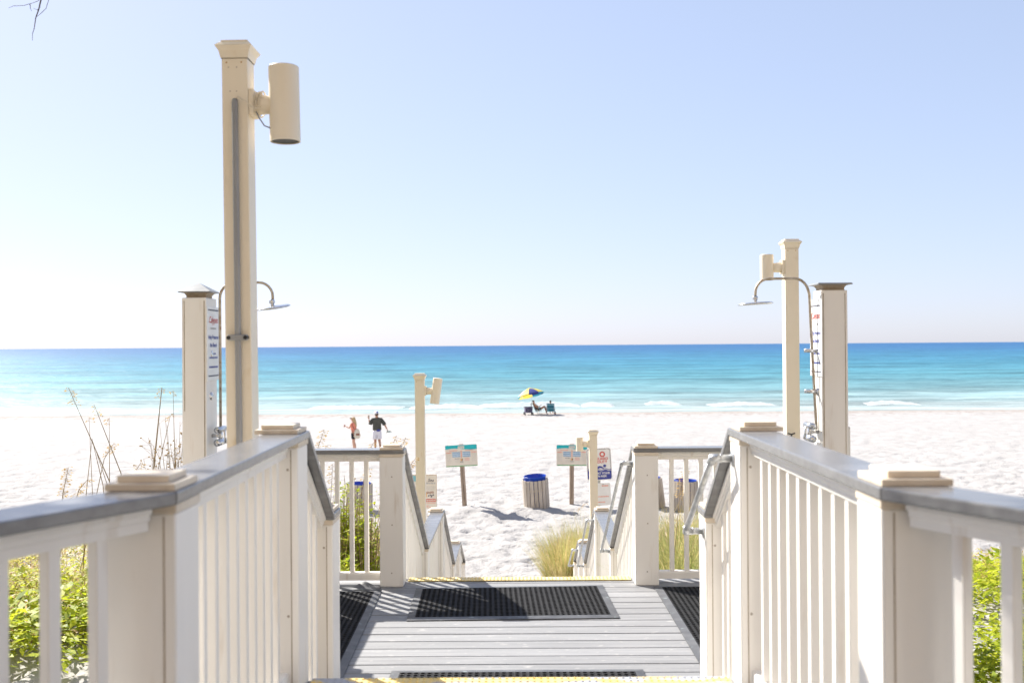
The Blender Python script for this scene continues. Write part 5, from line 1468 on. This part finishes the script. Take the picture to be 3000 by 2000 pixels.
# leafy shrub just behind the left landing railing
def leafy_shrub(label, cx, cy, rx, ry, H, n_st, mat, size=.075):
    g = gz(cx, cy)
    t = thing('leafy_shrub', label, 'shrub', (cx, cy, g))
    stems = []; lx, ly, lz = [], [], []
    for k in range(n_st):
        a = RNG.uniform(0, 2 * math.pi); q = math.sqrt(RNG.random())
        bx, by = cx + .5 * rx * q * math.cos(a), cy + .5 * ry * q * math.sin(a)
        tx, ty = cx + rx * q * math.cos(a), cy + ry * q * math.sin(a)
        hh = H * (1 - .45 * q * q) * RNG.uniform(.75, 1.1)
        zz = float(ground_base(np.array([bx]), np.array([by]))[0])
        pts = [(bx + (tx - bx) * u, by + (ty - by) * u, zz - .03 + hh * u) for u in (0, .35, .7, 1)]
        stems.append(frame_tube(pts, [.006, .005, .004, .002], 5))
        m = 46
        u = RNG.uniform(.12, 1.0, m)
        lx.append(bx + (tx - bx) * u + RNG.normal(0, .045, m)); ly.append(by + (ty - by) * u + RNG.normal(0, .045, m)); lz.append(zz + hh * u)
    obj('stems', join(*stems), M['stalk'], t, (0, 0, 0))
    v, f = leaves_np(np.concatenate(lx), np.concatenate(ly), np.concatenate(lz), RNG.uniform(.6, 1.2, m * n_st) * size)
    me = np_mesh('foliage', v, f, mat)
    o = link(bpy.data.objects.new('foliage', me), t)
    o['kind'] = 'stuff'
leafy_shrub('tall bright green shrub beside the left landing post', -1.43, 9.3, .24, .35, .98, 60, M['leaf_g'], .06)
leafy_shrub('bright green shrub in the middle of the left landing railing gaps', -1.68, 9.5, .24, .35, 1.05, 60, M['leaf_g'], .06)
leafy_shrub('green shrub behind the upper left end of the landing railing', -2.15, 9.3, .40, .4, .95, 46, M['leaf_y'], .06)

# grass clump at the foot of the stairs
def grass_clump(label, cx, cy, rx, ry, L, n, az, az_s, lean, w=.0062):
    t = thing('grass_clump', label, 'grass clump', (cx, cy, gz(cx, cy)))
    def batch(m, sc, l_):
        a = RNG.uniform(0, 2 * math.pi, m); q = np.sqrt(RNG.random(m)) * sc
        x = cx + rx * q * np.cos(a); y = cy + ry * q * np.sin(a)
        z = ground_base(x, y) - .03
        out = np.arctan2((y - cy) / ry, (x - cx) / rx)
        aa = np.where(RNG.random(m) < .55, out + RNG.normal(0, .5, m), RNG.normal(az, az_s, m))
        return blades_np(x, y, z, RNG.uniform(.55, 1.15, m) * l_, RNG.uniform(.7, 1.3, m) * w, aa, RNG.uniform(.02, 1, m) * lean * (.4 + .8 * q), RNG.uniform(.3, 1.3, m) * .75, 5)
    for nm, m_, frac, l_ in (('green_blades', 'grass_g', .45, L), ('tan_blades', 'grass_t', .55, L * .95), ('dry_base', 'leaf_d', .40, L * .45)):
        v, f = batch(int(n * frac), 1.0, l_)
        o = link(bpy.data.objects.new(nm, np_mesh(nm, v, f, M[m_])), t); o['kind'] = 'stuff'
grass_clump('dense clump of green and tan dune grass beside the lowest pipe handrail', .80, 17.4, .27, .5, 1.12, 4600, .4, .9, .34)
grass_clump('sunlit tan grass tuft behind the last stair posts', 1.30, 17.9, .34, .5, 1.30, 2000, .3, .5, .25)
grass_clump('small tan grass tuft behind the right stair railing', 2.1, 15.2, .5, .5, 1.0, 900, .3, .7, .4)

# sea oats: individual stalks with drooping seed heads
def seed_head(p, d, L, n):
    """spikelets hanging off the last part of a stalk"""
    gs = []
    d = Vector(d).normalized()
    n = int(n * 2.4)
    for k in range(n):
        u = k / max(1, n - 1)
        b = Vector(p) - d * (L * u)
        az = random.uniform(0, 2 * math.pi)
        dv = (Vector((math.cos(az), math.sin(az) * .6, -.35 - .5 * random.random())) + d * .4).normalized()
        l = random.uniform(.018, .032); wv = dv.cross(Vector((0, 1, 0.2)));
        if wv.length < .1: wv = dv.cross(Vector((1, 0, 0)))
        wv.normalize(); wv *= .0048
        st = b + dv * random.uniform(.012, .035)
        gs.append(([st, st + dv * l * .5 + wv, st + dv * l, st + dv * l * .5 - wv], [(0, 1, 2, 3)]))
        gs.append(frame_tube([b, st], .0012, 3, False))
    return join(*gs)
def sea_oat(label, tip_px, low_px, D, head, r=.0036, n=16, curve=.0, blades=2):
    a = at_y(low_px[0], low_px[1], D); b = at_y(tip_px[0], tip_px[1], D)
    d = (b - a); 
    g = gz(a.x, D)
    dz = a.z - g + .03
    base = a - Vector((d.x / d.z * dz * .35, 0, dz))
    t = thing('sea_oats', label, 'sea oats', tuple(base), 'dry sea oats stalks on the dune')
    mid = (a + b) / 2 + Vector((curve, 0, 0))
    obj('stalk', frame_tube([base, a, mid, b], [r * 1.2, r, r * .8, r * .45], 6), M['stalk'], t, (0, 0, 0), True)
    if head:
        obj('seed_head', seed_head(b, b - mid, head, n), M['seed'], t, (0, 0, 0))
    for k in range(blades):
        x0 = base + Vector((0, 0, random.uniform(.1, .3)))
        az = random.uniform(0, 2 * math.pi)
        v, f = blades_np(np.array([x0.x]), np.array([x0.y]), np.array([x0.z - .1]), np.array([random.uniform(.5, .8)]), np.array([.007]), np.array([az]), np.array([.25]), np.array([1.3]), 5)
        obj('blade', np_mesh('blade', v, f, M['grass_t']), None, t, (0, 0, 0))
C0 = lambda a, b: (180 + a / 4.479, 1130 + b / 4.479)
oats = [
    ('longest sea oats stalk, leaning left across the waterline', (90, 20), (630, 1250), 8.6, .16, 10, .0036),
    ('second long stalk leaning left, with a forked tip', (430, 250), (780, 1140), 8.7, .10, 6, .0036),
    ('thin stalk crossing under the longest leaning stalk', (400, 690), (545, 1300), 8.9, 0, 0, .003),
    ('thin stalk rising right from the left rail to the crossing', (402, 700), (320, 1460), 8.9, 0, 0, .003),
    ('thin upright stalk at the far left of the crossing', (362, 400), (408, 1450), 9.1, .05, 3, .0026),
    ('thin stalk just right of the crossing', (412, 730), (600, 1290), 9.0, 0, 0, .0026),
    ('upright stalk left of the near post cap', (627, 420), (632, 1250), 9.2, .06, 4, .0028),
    ('stalk with a golden tuft above the near left post cap', (690, 750), (560, 960), 9.0, .12, 12, .0026),
    ('drooping seed head at the far left above the rail', (92, 1065), (20, 1400), 8.4, .26, 26, .003),
    ('seed head leaning right, second from the far left', (345, 1225), (230, 1360), 8.6, .22, 16, .0026),
    ('thick dry stalk left of the left shower column', (1318, 20), (1210, 1090), 9.3, .10, 5, .0062),
    ('tall thin stalk nearest the left shower column', (1465, 60), (1490, 1080), 9.4, .05, 4, .003),
    ('thin stalk leaning right beside the thick dry stalk', (1430, 390), (1270, 1080), 9.4, .04, 3, .003),
    ('short seed head between the two stalk groups', (1048, 990), (990, 1095), 9.0, .14, 9, .0024),
]
for lab, tp, lo, D, hd, n, r in oats:
    sea_oat(lab, C0(*tp), C0(*lo), D, hd, r * 1.2, n)
for lab, tp, lo, D, hd, n in (
        ('golden seed head above the front rail, left of the blonde person', (950, 1258), (925, 1330), 9.2, .30, 24),
        ('low seed head just above the front rail near the sloping rail', (962, 1302), (930, 1340), 9.3, .16, 12),
        ('seed head in front of the legs of the person in olive', (1094, 1296), (1078, 1330), 9.2, .16, 14),
        ('seed head right of the left landing post cap', (1162, 1276), (1140, 1330), 9.4, .22, 18),
        ('drooping seed head against the tan lamp post, upper', (1190, 1281), (1165, 1330), 9.6, .20, 16),
        ('drooping seed head left of the tan lamp post, lower', (1221, 1336), (1190, 1380), 10.5, .22, 20),
        ('pale stalk in the first gap of the left landing railing', (975, 1358), (968, 1480), 9.0, .25, 16),
        ('pale stalk in front of the left trash bin', (1082, 1372), (1050, 1470), 9.1, .12, 8),
        ('golden seed head in front of the right trash bin', (2008, 1380), (1992, 1440), 9.0, .24, 26),
        ('small golden seed head beside the right sign post', (1718, 1472), (1700, 1486), 22.0, .30, 16)):
    sea_oat(lab, tp, lo, D, hd, .0028, n)
# tangled dry weed beside the left shower column
def dry_weed(label, cx, cy, H, n):
    g = gz(cx, cy)
    t = thing('dry_weed', label, 'weed', (cx, cy, g))
    st, pods = [], []
    for k in range(n):
        a = random.uniform(0, 2 * math.pi); rr = random.uniform(.05, .34)
        p0 = Vector((cx + .05 * math.cos(a), cy + .05 * math.sin(a), g - .03))
        p2 = Vector((cx + rr * math.cos(a), cy + rr * .7 * math.sin(a), g + H * random.uniform(.55, 1.05)))
        p1 = (p0 + p2) / 2 + Vector((random.uniform(-.06, .06), 0, .08))
        st.append(frame_tube([p0, p1, p2], [.004, .003, .0015], 4))
        for q in range(5):
            u = random.uniform(.45, 1)
            b = p1 + (p2 - p1) * (u * 2 - 1 if u > .5 else 0)
            e = b + Vector((random.uniform(-.12, .12), random.uniform(-.06, .06), random.uniform(.02, .10)))
            st.append(frame_tube([b, e], .0013, 3))
            pods.append(ellipsoid(e, (.009, .009, .007), 6, 4))
    obj('branches', join(*st), M['stalk'], t); obj('seed_pods', join(*pods), M['seed'], t)['kind'] = 'stuff'
p = at_y(505, 1370, 9.0)
dry_weed('tangled dry weed with seed pods beside the left shower column', p.x, 9.0, 1.62, 30)
q = at_y(535, 1370, 9.2)
dry_weed('second tangled dry weed pressed close against the left shower column', q.x, 9.2, 1.50, 26)
dry_weed('low yellowing weed in the gaps of the left landing railing', -1.42, 9.2, 1.15, 14)

# bare tree whose twig hangs into the top left corner
def bare_tree():
    bx, by = -4.4, 3.2
    g = gz(bx, by)
    t = thing('sparse_tree', 'sparse tree whose thin bare twig hangs into the top left corner', 'tree', (bx, by, g))
    obj('trunk', frame_tube([(bx, by, g - .1), (bx + .05, by + .05, 1.2), (bx - .05, by + .15, 2.6), (bx + .15, by + .3, 3.9), (bx + .2, by + .4, 4.8)], [.12, .10, .085, .06, .03], 10), M['bark'], t, (0, 0, 0), True)
    obj('limb', frame_tube([(bx - .02, by + .2, 3.1), (bx + .7, by + .8, 3.75), (-2.75, 4.75, 4.05), (-2.36, 5.0, 3.80)], [.05, .035, .02, .010], 8), M['bark'], t, (0, 0, 0), True)
    q = lambda px, py: at_y(px, py, 5.0)
    tw = [((122, -70), (120, 0), (113, 30), (105, 52), (100, 85), (95, 100), (95, 120))]
    tips = [((118, -20), (113, 3), (95, 10), (70, 17), (40, 18), (25, 24)), ((140, -45), (143, 0), (135, 25), (120, 40), (105, 52)),
            ((118, 20), (110, 30), (98, 25)), ((88, 13), (89, 25), (93, 34))]
    obj('twig', frame_tube([(-2.36, 5.0, 3.80)] + [q(*p) for p in tw[0]], [.008, .005, .0038, .0032, .0026, .002, .0014, .001], 6), M['bark'], t, (0, 0, 0), True)
    for tp in tips:
        obj('twig', frame_tube([q(*p) for p in tp], [.0022] + [.0015] * (len(tp) - 2) + [.0007], 5), M['bark'], t, (0, 0, 0), True)
    for k in range(7):
        a = k * .9
        p0 = Vector((bx + .1, by + .3, 3.2 + .2 * k)); p2 = p0 + Vector((-abs(math.cos(a)) * 1.1, math.sin(a) * 1.1, .7))
        obj('limb', frame_tube([p0, (p0 + p2) / 2 + Vector((0, 0, .15)), p2], [.03, .018, .005], 6), M['bark'], t, (0, 0, 0), True)
    # thin crown spreading above the walkway
    tw, lx, ly, lz = [], [], [], []
    for k in range(64):
        c = Vector((random.uniform(-5.2, -1.95), random.uniform(3.3, 5.55), 0)); c.z = 4.4 + random.uniform(0, 1.2)
        p0 = Vector((-2.9, 4.7, 4.1)) if k % 2 else Vector((bx + .2, by + .4, 4.8))
        tw.append(frame_tube([p0, (p0 + c) / 2 + Vector((0, 0, .18)), c], [.012, .008, .003], 5))
        m = 60
        lx.append(c.x + RNG.normal(0, .16, m)); ly.append(c.y + RNG.normal(0, .16, m)); lz.append(c.z + RNG.normal(0, .10, m))
    obj('branches', join(*tw), M['bark'], t, (0, 0, 0))
    v, f = leaves_np(np.concatenate(lx), np.concatenate(ly), np.concatenate(lz), RNG.uniform(.09, .17, 64 * m))
    o = link(bpy.data.objects.new('crown', np_mesh('crown', v, f, M['leaf_g'])), t); o['kind'] = 'stuff'
bare_tree()

# ------------------------------------------------------------------ unseen scrub and resort block, added behind the walkway for light
def add_scrub_blocker():  # dark foliage added out of view to block light on the near posts
    n = 240
    cx = np.concatenate([RNG.uniform(-11, -2.2, n // 2), RNG.uniform(2.2, 11, n // 2)])
    cy = RNG.uniform(-9, -2.4, n)
    per = 70
    X = np.repeat(cx, per) + RNG.normal(0, .45, n * per); Y = np.repeat(cy, per) + RNG.normal(0, .45, n * per)
    Z = -.5 + RNG.random(n * per) ** .8 * np.repeat(RNG.uniform(2.2, 4.6, n), per)
    v, f = leaves_np(X, Y, Z, RNG.uniform(.10, .24, n * per), wid=.6)
    stuff_obj('unseen_scrub_blocker', [(v, f)], M['leaf_s'], 'unseen dark scrub added on the landward side to darken the near posts')
M['leaf_s'] = M_leaf('blocker_scrub_leaf', (.035, .05, .014), (.06, .075, .02), (.10, .10, .035), 3.0, .25)
add_scrub_blocker()
def resort():  # out-of-view block added as a warm sunlit bounce surface
    t = thing('bounce_resort_block', 'unseen tan resort block added to bounce warm light onto the near posts', 'building', (0, -34, -.6))
    x0, x1, yf, z0, fl, n = -48, 48, -34.0, -.7, 3.1, 15
    M['stucco'] = M_noise('tan_stucco', (.60, .47, .34), (.66, .53, .39), (.4, .4, .4), .9)
    M['glass_door'] = M_plain('dark_glass_door', (.06, .08, .09), .15, .5)
    obj('wall', box(x0, x1, yf - 18, yf, z0, z0 + fl * n + 2), M['stucco'], t)
    win = mesh(box(-1.5, 1.5, 0, .06, 0, 2.3), M['glass_door'], 'window')
    slab = mesh(box(x0, x1, 0, 1.0, 0, .22), M['stucco'], 'balcony_slab')
    par = mesh(box(x0, x1, .9, 1.0, .22, 1.2), M['stucco'], 'parapet')
    for k in range(n):
        z = z0 + 1.0 + k * fl
        b = obj('balcony_slab', slab, None, t, (0, yf, z)); obj('parapet', par, None, b, (0, yf, z))
        for i in range(12): obj('window', win, None, t, (x0 + 4 + i * 8, yf, z + .24))
resort()
